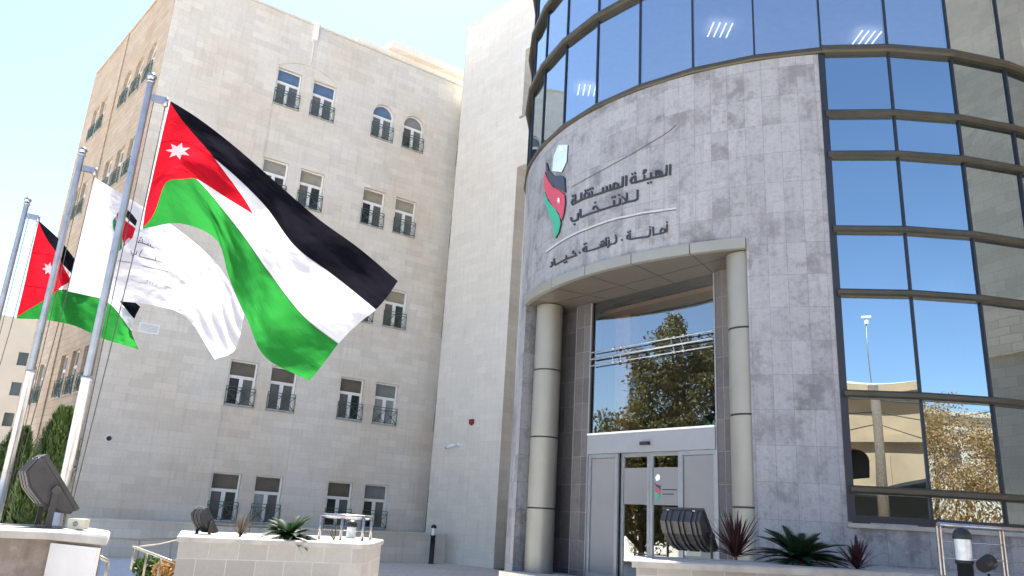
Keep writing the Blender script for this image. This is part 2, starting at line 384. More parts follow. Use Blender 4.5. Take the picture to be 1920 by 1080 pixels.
def window_proto(W, H, arch):
    """window built at the origin: x along the wall, z up, -y towards the viewer; parented pieces"""
    f = MB(); X, Y = V3((1, 0, 0)), V3((0, 1, 0)); t = .05
    spring = H-(W/2 if arch else 0)
    def arcpts(r, n=12): return [(W/2-r*math.cos(math.pi*i/n), spring+r*math.sin(math.pi*i/n)) for i in range(n+1)]
    f.box((0, .12, 0), X*t, Y*.07, ZUP*spring); f.box((W-t, .12, 0), X*t, Y*.07, ZUP*spring)
    f.box((t, .12, 0), X*(W-2*t), Y*.07, ZUP*t)
    if arch:
        o_, i_ = arcpts(W/2), arcpts(W/2-t)
        for k in range(12):
            f.slab([V3((o_[k][0], .12, o_[k][1])), V3((o_[k+1][0], .12, o_[k+1][1])), V3((i_[k+1][0], .12, i_[k+1][1])), V3((i_[k][0], .12, i_[k][1]))], Y*.07)
    else: f.box((t, .12, H-t), X*(W-2*t), Y*.07, ZUP*t)
    zt = H*.62
    f.box((t, .117, zt), X*(W-2*t), Y*.075, ZUP*.07)
    f.box((W/2-.04, .115, t), X*.08, Y*.075, ZUP*(zt-t))
    for xa, xb in ((t, W/2-.04), (W/2+.04, W-t)):
        f.box((xa, .125, t), X*.025, Y*.05, ZUP*(zt-t)); f.box((xb-.025, .125, t), X*.025, Y*.05, ZUP*(zt-t))
        f.box((xa+.025, .125, zt-.03), X*(xb-xa-.05), Y*.05, ZUP*.03)
    up = MB()
    if arch:
        pts = [V3((t*.5, .16, zt+.06))]+[V3((p[0], .16, p[1])) for p in arcpts(W/2-t*.5)]+[V3((W-t*.5, .16, zt+.06))]
        up.face([p for p in pts][::-1])
    else: up.face([(t*.5, .16, zt+.06), (W-t*.5, .16, zt+.06), (W-t*.5, .16, H-t*.5), (t*.5, .16, H-t*.5)])
    lo = [MB(), MB()]
    lo[0].face([(t, .165, t*.5), (W/2-.03, .165, t*.5), (W/2-.03, .165, zt+.01), (t, .165, zt+.01)])
    lo[1].face([(W/2+.03, .165, t*.5), (W-t, .165, t*.5), (W-t, .165, zt+.01), (W/2+.03, .165, zt+.01)])
    s_ = MB(); s_.box((-.04, -.05, -.05), X*(W+.08), Y*.2, ZUP*.048)
    r = MB(); rh = H*.40; x0, x1, yy = -.03, W+.03, -.045
    for z in (.03, rh*.80, rh-.02): r.box((x0, yy-.012, z), X*(x1-x0), Y*.024, ZUP*.02)
    for x in (x0, W/2-.01, x1-.02): r.box((x, yy-.01, 0), X*.02, Y*.02, ZUP*rh)
    za, zb = .05, rh*.80
    for xa, xb in ((x0+.02, W/2-.01), (W/2+.01, x1-.02)):
        r.tube([(xa, yy, za), (xb, yy, zb)], .011, 4); r.tube([(xa, yy+.002, zb), (xb, yy+.002, za)], .011, 4)
        for k in range(1, 4):
            x = xa+(xb-xa)*k/4; r.tube([(x, yy+.004, za), (x, yy+.004, zb)], .004, 4)
        cx, cz = (xa+xb)/2, (za+zb)/2
        ring = [(cx+.05*math.cos(a*math.pi/4), yy-.004, cz+.05*math.sin(a*math.pi/4)) for a in range(9)]; r.tube(ring, .007, 4)
    return f, up, lo, s_, r
PROTOS = {}
def place_window(parent, P, d, out, W, arch, top=0, low=(0, 0)):
    key = (round(W, 2), arch)
    if key not in PROTOS:
        f, up, lo, s_, r = window_proto(W, WH+(.03 if arch else 0), arch)
        PROTOS[key] = [x.build('m', mt).data for x, mt in ((f, M_WHITE), (up, PANES_TOP[0]), (lo[0], PANES_LOW[0]), (lo[1], PANES_LOW[0]), (s_, M_CAP), (r, M_GREEN))]
        for o in [o for o in bpy.data.objects if o.name.startswith('m')and o.data in PROTOS[key]]: bpy.data.objects.remove(o)
    me = PROTOS[key]
    Yv = -out; Xv = Yv.cross(ZUP)          # right handed frame, z up
    s = 1 if Xv.dot(d) > 0 else -1
    base = P if s > 0 else P+d*W
    mw = Matrix((Xv, Yv, ZUP)).transposed().to_4x4(); mw.translation = base
    o = bpy.data.objects.new('window', me[0]); COL.objects.link(o); o.parent = parent; o.matrix_world = mw
    for nm, k, mt in (('upper_pane', 1, PANES_TOP[top]), ('lower_pane', 2, PANES_LOW[low[0]]), ('lower_pane', 3, PANES_LOW[low[1]]), ('window_sill', 4, None), ('railing', 5, None)):
        c = bpy.data.objects.new(nm, me[k]); COL.objects.link(c); c.parent = o
        if mt: c.material_slots[0].link = 'OBJECT'; c.material_slots[0].material = mt
    return o

# ------------------------------------------------------------------ office building on the left
def office():
    root = at0('office_building', 'five storey pale limestone building with white windows and green railings, behind the flags', 'building')
    ZR = 20.25; DEP = .22
    front_v = [(4.02, .95), (5.46, .95), (8.08, .95), (9.52, .95), (12.18, .95), (13.62, .95)]
    # front wall: bay around the first pair is set back 3 cm under a segmental blind arch
    ops = [(4.0-.02, 6.47, .97, 18.42, .45, .03)]
    for v, W in front_v[2:]:
        for k, z in enumerate(WZ): ops.append((v, v+W, z, z+WH+(.03 if k == 4 else 0), W/2 if k == 4 else 0, DEP))
    mb = MB(); wall_panel(mb, K, dR, nF, -.3, ZR, 0, 20, ops)
    ops2 = []
    for v, W in front_v[:2]:
        for z in WZ: ops2.append((v, v+W, z, z+WH, 0, DEP-.03))
    wall_panel(mb, K-nF*.03, dR, nF, .9, 18.5, 3.9, 6.6, ops2)
    # coping
    mb.box(K-nF*.5-ZUP*-ZR-dR*.04, dR*20.04, nF*.545, ZUP*.09)
    far = K+dR*20
    mb.box(far, nF*.001-nF*9, dR*.3, ZUP*ZR)
    mb.build('front_wall', M_FRONT, root)
    side_w = [(1.15, .92), (2.58, .92), (4.0, .92), (7.15, .88), (8.3, .88)]
    ops = []
    for i, (v, W) in enumerate(side_w):
        for k, z in enumerate(WZ):
            ar = k == 4 and i < 3
            ops.append((v, v+W, z, z+WH+(.03 if ar else 0), W/2 if ar else 0, DEP))
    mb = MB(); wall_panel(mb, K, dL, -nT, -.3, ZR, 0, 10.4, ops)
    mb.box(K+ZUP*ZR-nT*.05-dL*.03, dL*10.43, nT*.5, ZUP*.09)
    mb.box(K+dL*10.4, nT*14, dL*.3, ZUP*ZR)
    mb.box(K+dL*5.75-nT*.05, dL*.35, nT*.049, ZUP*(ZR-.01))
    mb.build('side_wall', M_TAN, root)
    mb = MB(); mb.face([K+ZUP*(ZR-.3), K+dR*20+ZUP*(ZR-.3), K+dR*20+dL*10.4+ZUP*(ZR-.3), K+dL*10.4+ZUP*(ZR-.3)])
    mb.box(K+dR*8+dL*2.0+ZUP*(ZR-.3), dR*9, dL*6, ZUP*2.0)
    mb.box(K+dR*9.5+dL*1.7+ZUP*(ZR+1.7), dR*4, dL*3, ZUP*.35)
    mb.build('roof', M_FRONT, root)
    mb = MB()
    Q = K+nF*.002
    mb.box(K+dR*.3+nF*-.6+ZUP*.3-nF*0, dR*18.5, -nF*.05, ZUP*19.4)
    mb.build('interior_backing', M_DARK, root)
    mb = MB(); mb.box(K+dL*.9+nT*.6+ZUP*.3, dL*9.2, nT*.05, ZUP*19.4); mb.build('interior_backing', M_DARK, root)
    rnd = random.Random(3)
    for i, (v, W) in enumerate(front_v):
        dep = .03 if i < 2 else 0
        for k, z in enumerate(WZ):
            top = {4: 2, 3: 1, 2: 1, 1: 0, 0: 0}[k]
            if (i, k) in ((3, 1), (3, 0)): top = 3
            if (i, k) == (3, 4): top = 3
            low = (rnd.choice((0, 0, 1)), rnd.choice((0, 0, 1)))
            if k == 0 and i == 1: low = (2, 0)
            if k == 1 and i == 3: low = (2, 2)
            if k == 4: low = (0, 0) if i != 3 else (1, 0)
            place_window(root, K+dR*v-nF*dep+ZUP*z, dR, nF, W, k == 4 and i > 1, top, low)
    for i, (v, W) in enumerate(side_w):
        for k, z in enumerate(WZ):
            place_window(root, K+dL*v+ZUP*z, dL, -nT, W, k == 4 and i < 3, rnd.choice((0, 3)), (0, rnd.choice((0, 1))))
    mb = MB()
    mb.box(K+dR*5.12+ZUP*19.55+nF*.002, dR*.16, nF*.2, ZUP*.78); mb.box(K+dR*5.05+ZUP*20.34+nF*.02, dR*.3, nF*.1, ZUP*.05)
    mb.tube([K+dR*5.2+ZUP*19.6+nF*.06, K+dR*5.2+ZUP*18.5+nF*.03], .018, 6)
    mb.build('roof_spout', M_SWHT, root)
    mb = MB()
    for z0 in (0,):
        P = K+dR*.93+ZUP*6.78+nF*.002
        mb.box(P, dR*.62, nF*.03, ZUP*.04); mb.box(P+ZUP*.28, dR*.62, nF*.03, ZUP*.04); mb.box(P+ZUP*.04, dR*.04, nF*.03, ZUP*.24); mb.box(P+ZUP*.04+dR*.58, dR*.04, nF*.03, ZUP*.24)
        for i in range(5): mb.box(P+ZUP*(.06+.045*i)+dR*.04+nF*.006, dR*.54, nF*.018, ZUP*.018)
    mb.build('vent_grille', M_SWHT, root)
    rebase(root, K)
office()
# plinth wall standing in front of the office building
mb = MB(); O = K+nF*2.3
mb.box(O+dR*.2, dR*11.55, -nF*.22, ZUP*.93)
mb.box(O+dR*.17+nF*.04+ZUP*.93, dR*11.6, -nF*.3, ZUP*.06)
tag(mb.build('low_wall', M_FRONT), 'low pale stone retaining wall along the foot of the office building', 'wall')
# small camera on the office wall
def cctv(P, out, side, label, big=1.):
    r = at0('security_camera', label, 'camera')
    b = MB(); b.lathe((0, 0, 0), [(0, 0), (.05*big, 0), (.05*big, .03), (0, .03)], 12)
    o = b.build('mount_plate', M_SWHT, r); o.location = P; o.rotation_euler = out.to_track_quat('Z', 'Y').to_euler()
    b = MB(); e = P+out*.14*big; b.tube([P+out*.02, e, e+side*.06*big], .016*big, 8); b.build('bracket', M_SWHT, r)
    dd = (side-ZUP*.25).normalized(); b = MB(); b.tube([e+side*.02*big, e+side*.02*big+dd*.24*big], .042*big, 12); b.build('housing', M_SWHT, r)
    b = MB(); b.tube([e+side*.02*big+dd*.2401*big, e+side*.02*big+dd*.262*big], .038*big, 12); b.build('lens', M_BLACK, r)
    rebase(r, P)
r = at0('dome_camera', 'tiny black dome camera on the office wall beside the tallest flagpole', 'camera')
P = on_plane(204, 822, K, nF); b = MB(); b.lathe((0, 0, 0), [(0, .1), (.05, .08), (.075, .03), (.08, 0), (0, 0)], 14)
o = b.build('dome', M_BLACK, r); o.location = P; o.rotation_euler = nF.to_track_quat('Z', 'Y').to_euler()
b = MB(); b.lathe((0, 0, 0), [(0, .012), (.1, .012), (.1, .001), (0, .001)], 14); o = b.build('base_ring', M_SWHT, r); o.location = P; o.rotation_euler = nF.to_track_quat('Z', 'Y').to_euler()
rebase(r, P)

# ------------------------------------------------------------------ stair tower
def tower():
    root = at0('stair_tower', 'tall plain limestone tower block between the office building and the round entrance', 'building')
    ZT = 22.88; E = 3.84
    mb = MB()
    ops = [(.10, 2.4, 0.0, 14.78, 0, 1.1), (.2, 1.5, 16.96, 20.03, 0, .7)]
    P0 = T0-dL*0                                         # u runs to the right (-dL)
    wall_panel(mb, P0, -dL, -nT, -.3, ZT, -E, 17, ops)
    mb.box(P0+dL*E, nT*8, -dL*.02, ZUP*ZT)
    mb.box(P0+dL*(E+.03)-nT*.03+ZUP*ZT, -dL*20, nT*.4, ZUP*.08)
    mb.build('wall', M_TOWER, root)
    mb = MB(); mb.face([P0+dL*E+ZUP*(ZT-.2), P0-dL*17+ZUP*(ZT-.2), P0-dL*17+nT*8+ZUP*(ZT-.2), P0+dL*E+nT*8+ZUP*(ZT-.2)])
    mb.build('roof', M_TOWER, root)
    mb = MB()
    # linings of the two recesses, in paler front stone to brighten their shade
    for a, b, z0, z1, dep in ((.10, 2.4, 0, 14.78, 1.1), (.2, 1.5, 16.96, 20.03, .7)):
        A = P0-dL*a+nT*.004; B = P0-dL*b+nT*.004
        mb.face([A+ZUP*z0-dL*.004, A+nT*dep+ZUP*z0-dL*.004, A+nT*dep+ZUP*z1-dL*.004, A+ZUP*z1-dL*.004])
        mb.face([B+ZUP*z0+dL*.004, B+nT*dep+ZUP*z0+dL*.004, B+nT*dep+ZUP*z1+dL*.004, B+ZUP*z1+dL*.004])
        mb.face([A+nT*(dep-.005)+ZUP*z0, B+nT*(dep-.005)+ZUP*z0, B+nT*(dep-.005)+ZUP*z1, A+nT*(dep-.005)+ZUP*z1])
    mb.build('recess_lining', M_FRONT, root)
    for z in WZ[:4]:
        place_window(root, P0-dL*.55+nT*.88+ZUP*z, -dL, -nT, .92, False, 0, (0, 1))
    P = P0-dL*.2-nT*.06+ZUP*16.9; mb = MB(); mb.box(P+dL*.1, -dL*1.6, nT*.3, ZUP*.07); mb.build('recess_sill', M_CAP, root)
    rebase(root, T0)
tower()
P = on_plane(886, 791, T0, nT)
r = at0('alarm_sounder', 'small dark red alarm box on the tower wall', 'alarm box')
b = MB(); b.cbox(P-nT*.05, .1, .045, .09, dL, nT); b.build('box', M_REDB, r)
b = MB(); b.tube([P-nT*.05-ZUP*.09, P-nT*.05-ZUP*.13], .05, 10); b.build('horn', M_REDB, r); rebase(r, P)
P = on_plane(860, 835, T0, nT); cctv(P, -nT, dL, 'white bullet camera on a bracket on the tower wall below the alarm box', 1.6)

# ------------------------------------------------------------------ rotunda
RZ = {'sill': 1.89, 'c': 2.41, 'b': 4.01, 'g': 5.83, 'f': 7.04, 'e': 8.55, 'd': 9.42, 'a': 10.82, 'u': 13.23, 'v': 15.05, 'w': 17.4, 'top': 18.6}
DM = V3((3.12, 16.8, 0)); _da = rad(-37.4); dD = V3((math.sin(_da), math.cos(_da), 0)); nD = V3((math.cos(_da), -math.sin(_da), 0))  # nD points inwards
ZS = 6.78      # soffit
def arc_wall(mb, t0, t1, z0, z1, r=RAD, step=1.0, flip=False):
    n = max(1, int(round(abs(t1-t0)/step)))
    for i in range(n):
        a, b = t0+(t1-t0)*i/n, t0+(t1-t0)*(i+1)/n
        q = [cyl(a, z0, r), cyl(b, z0, r), cyl(b, z1, r), cyl(a, z1, r)]
        uv = [(rad(a)*RAD, z0), (rad(b)*RAD, z0), (rad(b)*RAD, z1), (rad(a)*RAD, z1)]
        if flip: q = q[::-1]; uv = uv[::-1]
        mb.face(q, uv, True)
def arc_box(mb, t0, t1, z0, z1, r0, r1, step=1.0):
    n = max(1, int(round(abs(t1-t0)/step)))
    for i in range(n):
        a, b = t0+(t1-t0)*i/n, t0+(t1-t0)*(i+1)/n
        A = [cyl(a, z0, r0), cyl(a, z0, r1), cyl(a, z1, r1), cyl(a, z1, r0)]
        B = [cyl(b, z0, r0), cyl(b, z0, r1), cyl(b, z1, r1), cyl(b, z1, r0)]
        mb.face([A[1], B[1], B[2], A[2]]); mb.face([A[0], A[3], B[3], B[0]])
        mb.face([A[3], A[2], B[2], B[3]]); mb.face([A[0], B[0], B[1], A[1]])
        if i == 0: mb.face(A)
        if i == n-1: mb.face(B[::-1])
def facets(t0, t1):
    k0 = math.ceil((t0+2.8)/10-1e-6); out = []
    k = k0
    while k*10-2.8 <= t1+1e-6: out.append(k*10-2.8); k += 1
    return out
def rotunda():
    root = at0('entrance_rotunda', 'round grey marble and blue glass entrance building with a wall sign and sliding doors', 'building')
    ES, EE = -167.8, -115.0; GE = -102.8
    mb = MB()
    arc_wall(mb, -235, ES, -.3, ZS+.02); arc_wall(mb, EE, GE, -.3, ZS+.02)
    arc_wall(mb, -235, GE, ZS+.02, RZ['a'])
    arc_wall(mb, GE, -5, -.3, RZ['sill'])
    # jamb faces of the entrance opening and the cut edge beside the glass
    for th in (ES, EE):
        P = cyl(th, 0); dep = (DM-P).dot(nD)
        q = [P-ZUP*.3, P+nD*(dep+.3)-ZUP*.3, P+nD*(dep+.3)+ZUP*ZS, P+ZUP*ZS]; mb.face(q if th == EE else q[::-1])
    mb.build('marble_wall', M_GREY, root)
    # slate walls beside the glazing
    mb = MB()
    for s in (1, -1):
        mb.box(DM+dD*(1.83*s)-nD*.06-ZUP*.3, dD*(.5*s), nD*.3, ZUP*(ZS+.3-.002))
        mb.box(DM+dD*(2.33*s)+nD*.2-ZUP*.3, dD*(1.2*s), nD*.15, ZUP*(ZS+.3-.002))
    mb.build('slate_pilaster', M_SLATE, root)
    for s in (1, -1):
        mb = MB()
        mb.box(DM+dD*(2.315*s)-nD*.075, dD*(.016*s), nD*.012, ZUP*(ZS-.02)); mb.box(DM+dD*(1.80*s)-nD*.075, dD*(.03*s), nD*.03, ZUP*(ZS-.02))
        mb.build('pilaster_trim', M_HEAD, root)
    # soffit
    mb = MB(); pts = []
    n = 26
    for i in range(n+1): pts.append(cyl(ES+(EE-ES)*i/n, ZS, RAD-.01))
    a = DM+dD*3.6+nD*.4; b = DM-dD*3.6+nD*.4
    poly = [V3((a.x, a.y, ZS))]+pts+[V3((b.x, b.y, ZS))]
    mb.slab(poly[::-1], ZUP*.03); mb.build('soffit', M_SOFF, root)
    mb = MB()
    for th in (-123.5, -133.7, -143.9, -154.1):
        P = cyl(th, ZS-.004, RAD-.03); c = V3((CC.x, CC.y, ZS-.004)); d = (c-P).normalized()
        L = ((DM-P).dot(nD))/d.dot(nD); s_ = d.cross(ZUP)*.008
        mb.box(P-s_, s_*2, d*L, ZUP*.003)
    for r_ in (5.9+.35,):
        pass
    a = DM-nD*.62+ZUP*(ZS-.004); mb.box(a-dD*2.9, dD*5.9, nD*.015, ZUP*.003)
    mb.build('soffit_seam', M_BLACK, root)
    cuts = [-167.8, -164.0, -153.9, -143.8, -133.7, -123.5, -115.0]
    for a_, b_ in zip(cuts, cuts[1:]):
        mb = MB(); arc_box(mb, a_+.07, b_-.07, ZS-.02, ZS+.19, RAD-.05, RAD+.07); mb.build('canopy_fascia', M_CHAMP, root)
    mb = MB(); arc_box(mb, ES+.05, EE-.05, ZS-.015, ZS+.185, RAD-.04, RAD+.045); mb.build('fascia_joint', M_BLACK, root)
    # columns
    for s, zj in ((2.87, (1.9, 3.52, 5.13)), (-2.87, (2.04, 3.66, 5.27))):
        c = DM+dD*s-nD*.5; prev = -.3
        cm = MB()
        zz = [-.3, *zj, ZS-.003]
        prof = []
        for a_, b_ in zip(zz, zz[1:]):
            cm.lathe(c, [(.33, a_+.018), (.33, b_-.018)], 40)
        co = cm.build('round_column', M_CHAMP, root)
        cm = MB(); cm.lathe(c, [(.315, -.3), (.315, ZS-.01)], 32); cm.build('column_joint', M_BLACK, co)
    # entrance: upper glass, header, doors
    W2 = 1.8; z_h0, z_h1 = 3.15, 3.57
    g = MB(); g.face([DM-dD*W2+ZUP*z_h1, DM-dD*W2+ZUP*ZS, DM+dD*W2+ZUP*ZS, DM+dD*W2+ZUP*z_h1]); g.build('lobby_window', M_LOBBY, root)
    mb = MB(); mb.box(DM-dD*W2-nD*.10+ZUP*z_h0, dD*2*W2, nD*.25, ZUP*(z_h1-z_h0)); hd = mb.build('door_header', M_HEAD, root)
    mb = MB(); mb.cbox(DM-nD*.14+ZUP*3.32, .12, .035, .035, dD, nD); mb.build('door_sensor', M_BLACK, hd)
    mb = MB(); mb.box(DM-dD*W2-nD*.12+ZUP*(z_h1+.002), dD*2*W2, nD*.06, ZUP*.04); mb.build('lobby_frame', M_SWHT, root)
    def rect_frame(t0, t1, z0, z1, y, w=.07, th=.05, matr=M_ALU, name='door_frame', par=root):
        q = MB(); B = DM+nD*y
        q.box(B+dD*t0+ZUP*z0, dD*w, nD*th, ZUP*(z1-z0)); q.box(B+dD*(t1-w)+ZUP*z0, dD*w, nD*th, ZUP*(z1-z0))
        q.box(B+dD*(t0+w)+ZUP*z0, dD*(t1-t0-2*w), nD*th, ZUP*w); q.box(B+dD*(t0+w)+ZUP*(z1-w), dD*(t1-t0-2*w), nD*th, ZUP*w)
        return q.build(name, matr, par)
    FZ = .5
    for t0, t1 in ((.86, 1.8), (-1.8, -.86)):
        fr = rect_frame(t0, t1, FZ, z_h0-.004, -.05, .09); q = MB(); q.box(DM+dD*(t0+.09)+nD*-.02+ZUP*(FZ+.09), dD*(t1-t0-.18), nD*.01, ZUP*(z_h0-FZ-.19)); q.build('frosted_panel', M_FROST, fr)
    for t0, t1 in ((0.0, .84), (-.84, 0.0)):
        fr = rect_frame(t0+.003, t1-.003, FZ, z_h0-.006, .03, .075, .05, name='sliding_door'); fr['label'] = 'glass sliding door leaf'
        q = MB(); q.face([DM+dD*(t0+.07)+nD*.055+ZUP*(FZ+.07), DM+dD*(t1-.07)+nD*.055+ZUP*(FZ+.07), DM+dD*(t1-.07)+nD*.055+ZUP*(z_h0-.08), DM+dD*(t0+.07)+nD*.055+ZUP*(z_h0-.08)]); q.build('door_glass', M_DOORG, fr)
        q = MB(); q.box(DM+dD*(t0+.08)+nD*.045+ZUP*2.07, dD*(t1-t0-.16), nD*.006, ZUP*.76); q.build('frosted_band', M_FROST, fr)
        # emblem on the band
        if t0 < 0:
            C0 = DM+dD*(-.20)+nD*.037+ZUP*2.4
            E = lambda a, b: C0+dD*(-a)+ZUP*b
            for pts, mt, nm in (([(-.06, .22), (0, .30), (.07, .27), (.07, .18), (-.02, .15)], M_SWHT, 'emblem_head'),
                            ([(-.1, .14), (-.02, .08), (.09, .06), (.09, -.02), (-.03, .04)], M_SNAV, 'emblem_black_stripe'),
                            ([(-.1, .08), (-.02, 0), (.09, -.03), (.07, -.12), (-.03, -.06)], M_SRED, 'emblem_red_stripe'),
                            ([(-.09, 0), (-.02, -.08), (.06, -.14), (.02, -.26), (-.05, -.16)], M_SGRN, 'emblem_green_stripe')):
                q = MB(); q.slab([E(*p) for p in pts], nD*.004); q.build(nm, mt, fr)
            q = MB(); q.box(E(.14, -.03), -dD*.38, nD*.003, ZUP*.02); q.box(E(.14, -.12), -dD*.3, nD*.003, ZUP*.02); q.build('band_lettering', M_SIGN, fr)
    # steps and floor of the entrance
    mb = MB()
    mb.prism([tuple((DM+dD*3.3-nD*1.3)[:2]), tuple((DM-dD*3.3-nD*1.3)[:2]), tuple((DM-dD*3.3+nD*.3)[:2]), tuple((DM+dD*3.3+nD*.3)[:2])], -.01, FZ-.01)
    for k in range(2):
        e = 1.3+.32*(k+1); mb.prism([tuple((DM+dD*2.6-nD*e)[:2]), tuple((DM-dD*2.6-nD*e)[:2]), tuple((DM-dD*2.6-nD*(1.301+.32*k))[:2]), tuple((DM+dD*2.6-nD*(1.301+.32*k))[:2])], -.01, FZ-.17*(k+1))
    mb.build('entrance_steps', M_PAVE, root)
    # lobby interior
    mb = MB(); A = DM+nD*.3
    mb.box(A-dD*1.9+nD*4.2, dD*3.8, nD*.1, ZUP*6.7)
    mb.box(A+dD*1.35+nD*.5, dD*.5, nD*.5, ZUP*6.6); mb.box(A-dD*1.8+nD*.4, dD*.5, nD*.6, ZUP*6.6)
    mb.box(A+dD*.3+nD*3.2, dD*.5, nD*.4, ZUP*6.6)
    mb.build('lobby_wall', M_INT, root)
    mb = MB(); mb.box(A-dD*3.4+nD*.2+ZUP*6.61, dD*6.8, nD*5, ZUP*.1); mb.build('lobby_ceiling', M_INT, root)
    mb = MB(); mb.box(A-dD*1.5+nD*1.2+ZUP*6.57, dD*2.8, nD*.12, ZUP*.03); mb.box(A-dD*1.5+nD*2.6+ZUP*6.57, dD*2.8, nD*.12, ZUP*.03); mb.build('ceiling_light', emit('lobby_tube', (1, .85, .65), 1.5), root)
    mb = MB(); mb.box(A-dD*3.4+ZUP*(FZ-.1), dD*6.8, nD*5, ZUP*.09); mb.build('lobby_floor', M_IFLOOR, root)
    mb = MB()
    for z, rr in ((5.20, .014), (5.36, .022), (5.52, .014)):
        mb.tube([DM-dD*1.79-nD*.10+ZUP*z, DM+dD*1.79-nD*.10+ZUP*z], rr, 8)
    for t in (-1.05, -.8, .75, 1.0):
        for z in (5.20, 5.52): mb.lathe(DM+dD*t-nD*.12+ZUP*z, [(0, -.04), (.035, -.02), (.04, 0), (.035, .02), (0, .04)], 8)
        mb.tube([DM+dD*t-nD*.10+ZUP*5.2, DM+dD*(t+.12)-nD*.10+ZUP*5.52], .008, 6)
    mb.build('glass_rail', plain('satin_rail_steel', (.50, .53, .56), .3, .3), root)
    # curtain wall panes
    vs = facets(GE-.1, -5)
    levels = ['sill', 'c', 'b', 'g', 'f', 'e', 'd', 'a']
    jr = random.Random(5)
    def pane(a, b, z0, z1, mt, bulge=.0):
        g = MB(); A, B = cyl(a, 0, RAD-.02), cyl(b, 0, RAD-.02); nn = 12; mm = 9
        out = ((A+B)/2-CC).normalized(); tx, tz = jr.uniform(-.0015, .0015), jr.uniform(-.0015, .0015)
        def P(i, j):
            u, v = i/nn, j/mm
            off = bulge*(1-(2*u-1)**2)*(1-(2*v-1)**2)
            p = A.lerp(B, u)+out*(off+tx*(u-.5)); p.z = z0+(z1-z0)*v; return p+out*(tz*(v-.5))
        for i in range(nn):
            for j in range(mm): g.face([P(i, j), P(i+1, j), P(i+1, j+1), P(i, j+1)], None, True)
        return g.build('glass_pane', mt, root)
    for a, b in zip(vs, vs[1:]):
        if a > -40: continue
        for l0, l1 in zip(levels, levels[1:]): pane(a, b, RZ[l0]+.02, RZ[l1]-.02, M_GLASS, jr.uniform(-.0018, .0018) if l0 in ('sill', 'c', 'b') else jr.uniform(-.005, .005))
    vu = facets(-215, -30)
    for a, b in zip(vu, vu[1:]):
        for l0, l1 in (('a', 'u'), ('u', 'v'), ('v', 'w')): pane(a, b, RZ[l0]+.02, RZ[l1]-.02, M_GLASSU, jr.uniform(-.003, .003))
    mb = MB(); arc_wall(mb, -215, -5, RZ['w'], RZ['top'], RAD-.02, 10); mb.build('upper_drum', M_GREY, root)
    # mullions
    for a in vs:
        if a > -40: continue
        q = MB(); P = cyl(a, 0); o_ = (P-CC).normalized(); t_ = o_.cross(ZUP)
        w_ = .06 if a < GE+1 else .02
        sh = t_*(-.04) if a < GE+1 else V3((0, 0, 0))
        q.box(P-t_*w_-o_*.10+sh*0+ZUP*RZ['sill'], t_*2*w_, o_*.12, ZUP*(RZ['a']-RZ['sill'])); q.build('mullion', M_MULL, root)
    for a in vu:
        q = MB(); P = cyl(a, 0); o_ = (P-CC).normalized(); t_ = o_.cross(ZUP)
        q.box(P-t_*.018-o_*.10+ZUP*RZ['a'], t_*.036, o_*.112, ZUP*(RZ['w']-RZ['a'])); q.build('mullion', M_MULL, root)
    # bronze rings follow the facets
    def ring(z, vlist, h, pr, r_=RAD):
        q = MB()
        for a, b in zip(vlist, vlist[1:]):
            A = lambda th, r, zz: cyl(th, zz, r)
            prof = [(r_-.03, z-h*.5), (r_+pr*.7, z-h*.5), (r_+pr, z-h*.25), (r_+pr, z+h*.25), (r_+pr*.7, z+h*.5), (r_-.03, z+h*.5)]
            for p, p2 in zip(prof, prof[1:]): q.face([A(a, *p), A(b, *p), A(b, *p2), A(a, *p2)])
        for th, fl in ((vlist[0], 1), (vlist[-1], 0)):
            f_ = [cyl(th, p[1], p[0]) for p in prof]; q.face(f_ if fl else f_[::-1])
        return q.build('bronze_ring', M_RING, root)
    for l in ('c', 'b', 'g', 'f', 'e', 'd'): ring(RZ[l], [v for v in vs if v < -35], .13, .10)
    ring(RZ['a'], [v for v in vs if v < -35], .17, .12)
    ring(RZ['a'], [v for v in vu if v < GE+.1], .13, .07)
    ring(RZ['u'], vu, .17, .14); ring(RZ['v'], vu, .17, .14); ring(RZ['w'], vu, .17, .14)
    q = MB(); arc_box(q, GE-.6, -30, RZ['sill']-.09, RZ['sill']-.02, RAD-.02, RAD+.06); q.build('window_ledge', M_CAP, root)
    q = MB(); arc_box(q, GE, -30, RZ['sill']-.02, RZ['sill']+.11, RAD-.06, RAD+.02, 10); q.build('bottom_rail', M_MULL, root)
    # floors and core that show faintly through the glass
    def disc(z, r_, matr, name, t=.12):
        q = MB(); pts = [cyl(th, z, r_) for th in range(-180, 180, 10)]; q.slab(pts, ZUP*t); return q.build(name, matr, root)
    disc(RZ['a']-.12, RAD-.14, M_CEIL, 'floor_slab'); cl = disc(13.3, RAD-.14, M_CEIL, 'ceiling')
    disc(17.3, RAD-.14, M_CEIL, 'ceiling'); disc(RZ['d']+.2, RAD-.14, M_DARK, 'floor_slab'); disc(RZ['top'], RAD-.02, M_GREY, 'roof', .2)
    q = MB(); q.lathe(CC, [(4.6, 1.5), (4.6, RZ['d'])], 36); q.build('inner_drum', M_DARK, root)
    q = MB(); q.lathe(CC+ZUP*0, [(3.4, RZ['a']), (3.4, 17.2)], 30); q.build('inner_core', M_CEIL, root)
    for x, y in ((1350, 57), (1625, 72), (1885, 92), (1100, 170)):
        P = at_z(x, y, 13.18)
        if (V3((P.x, P.y, 0))-CC).length > RAD-.5: continue
        q = MB()
        for k in range(4): q.box(P+V3((-.24+.15*k, -.28, 0)), V3((.03, 0, 0)), V3((0, .56, 0)), ZUP*.02)
        q.build('ceiling_light', M_LED, cl)
    rebase(root, CC)
rotunda()

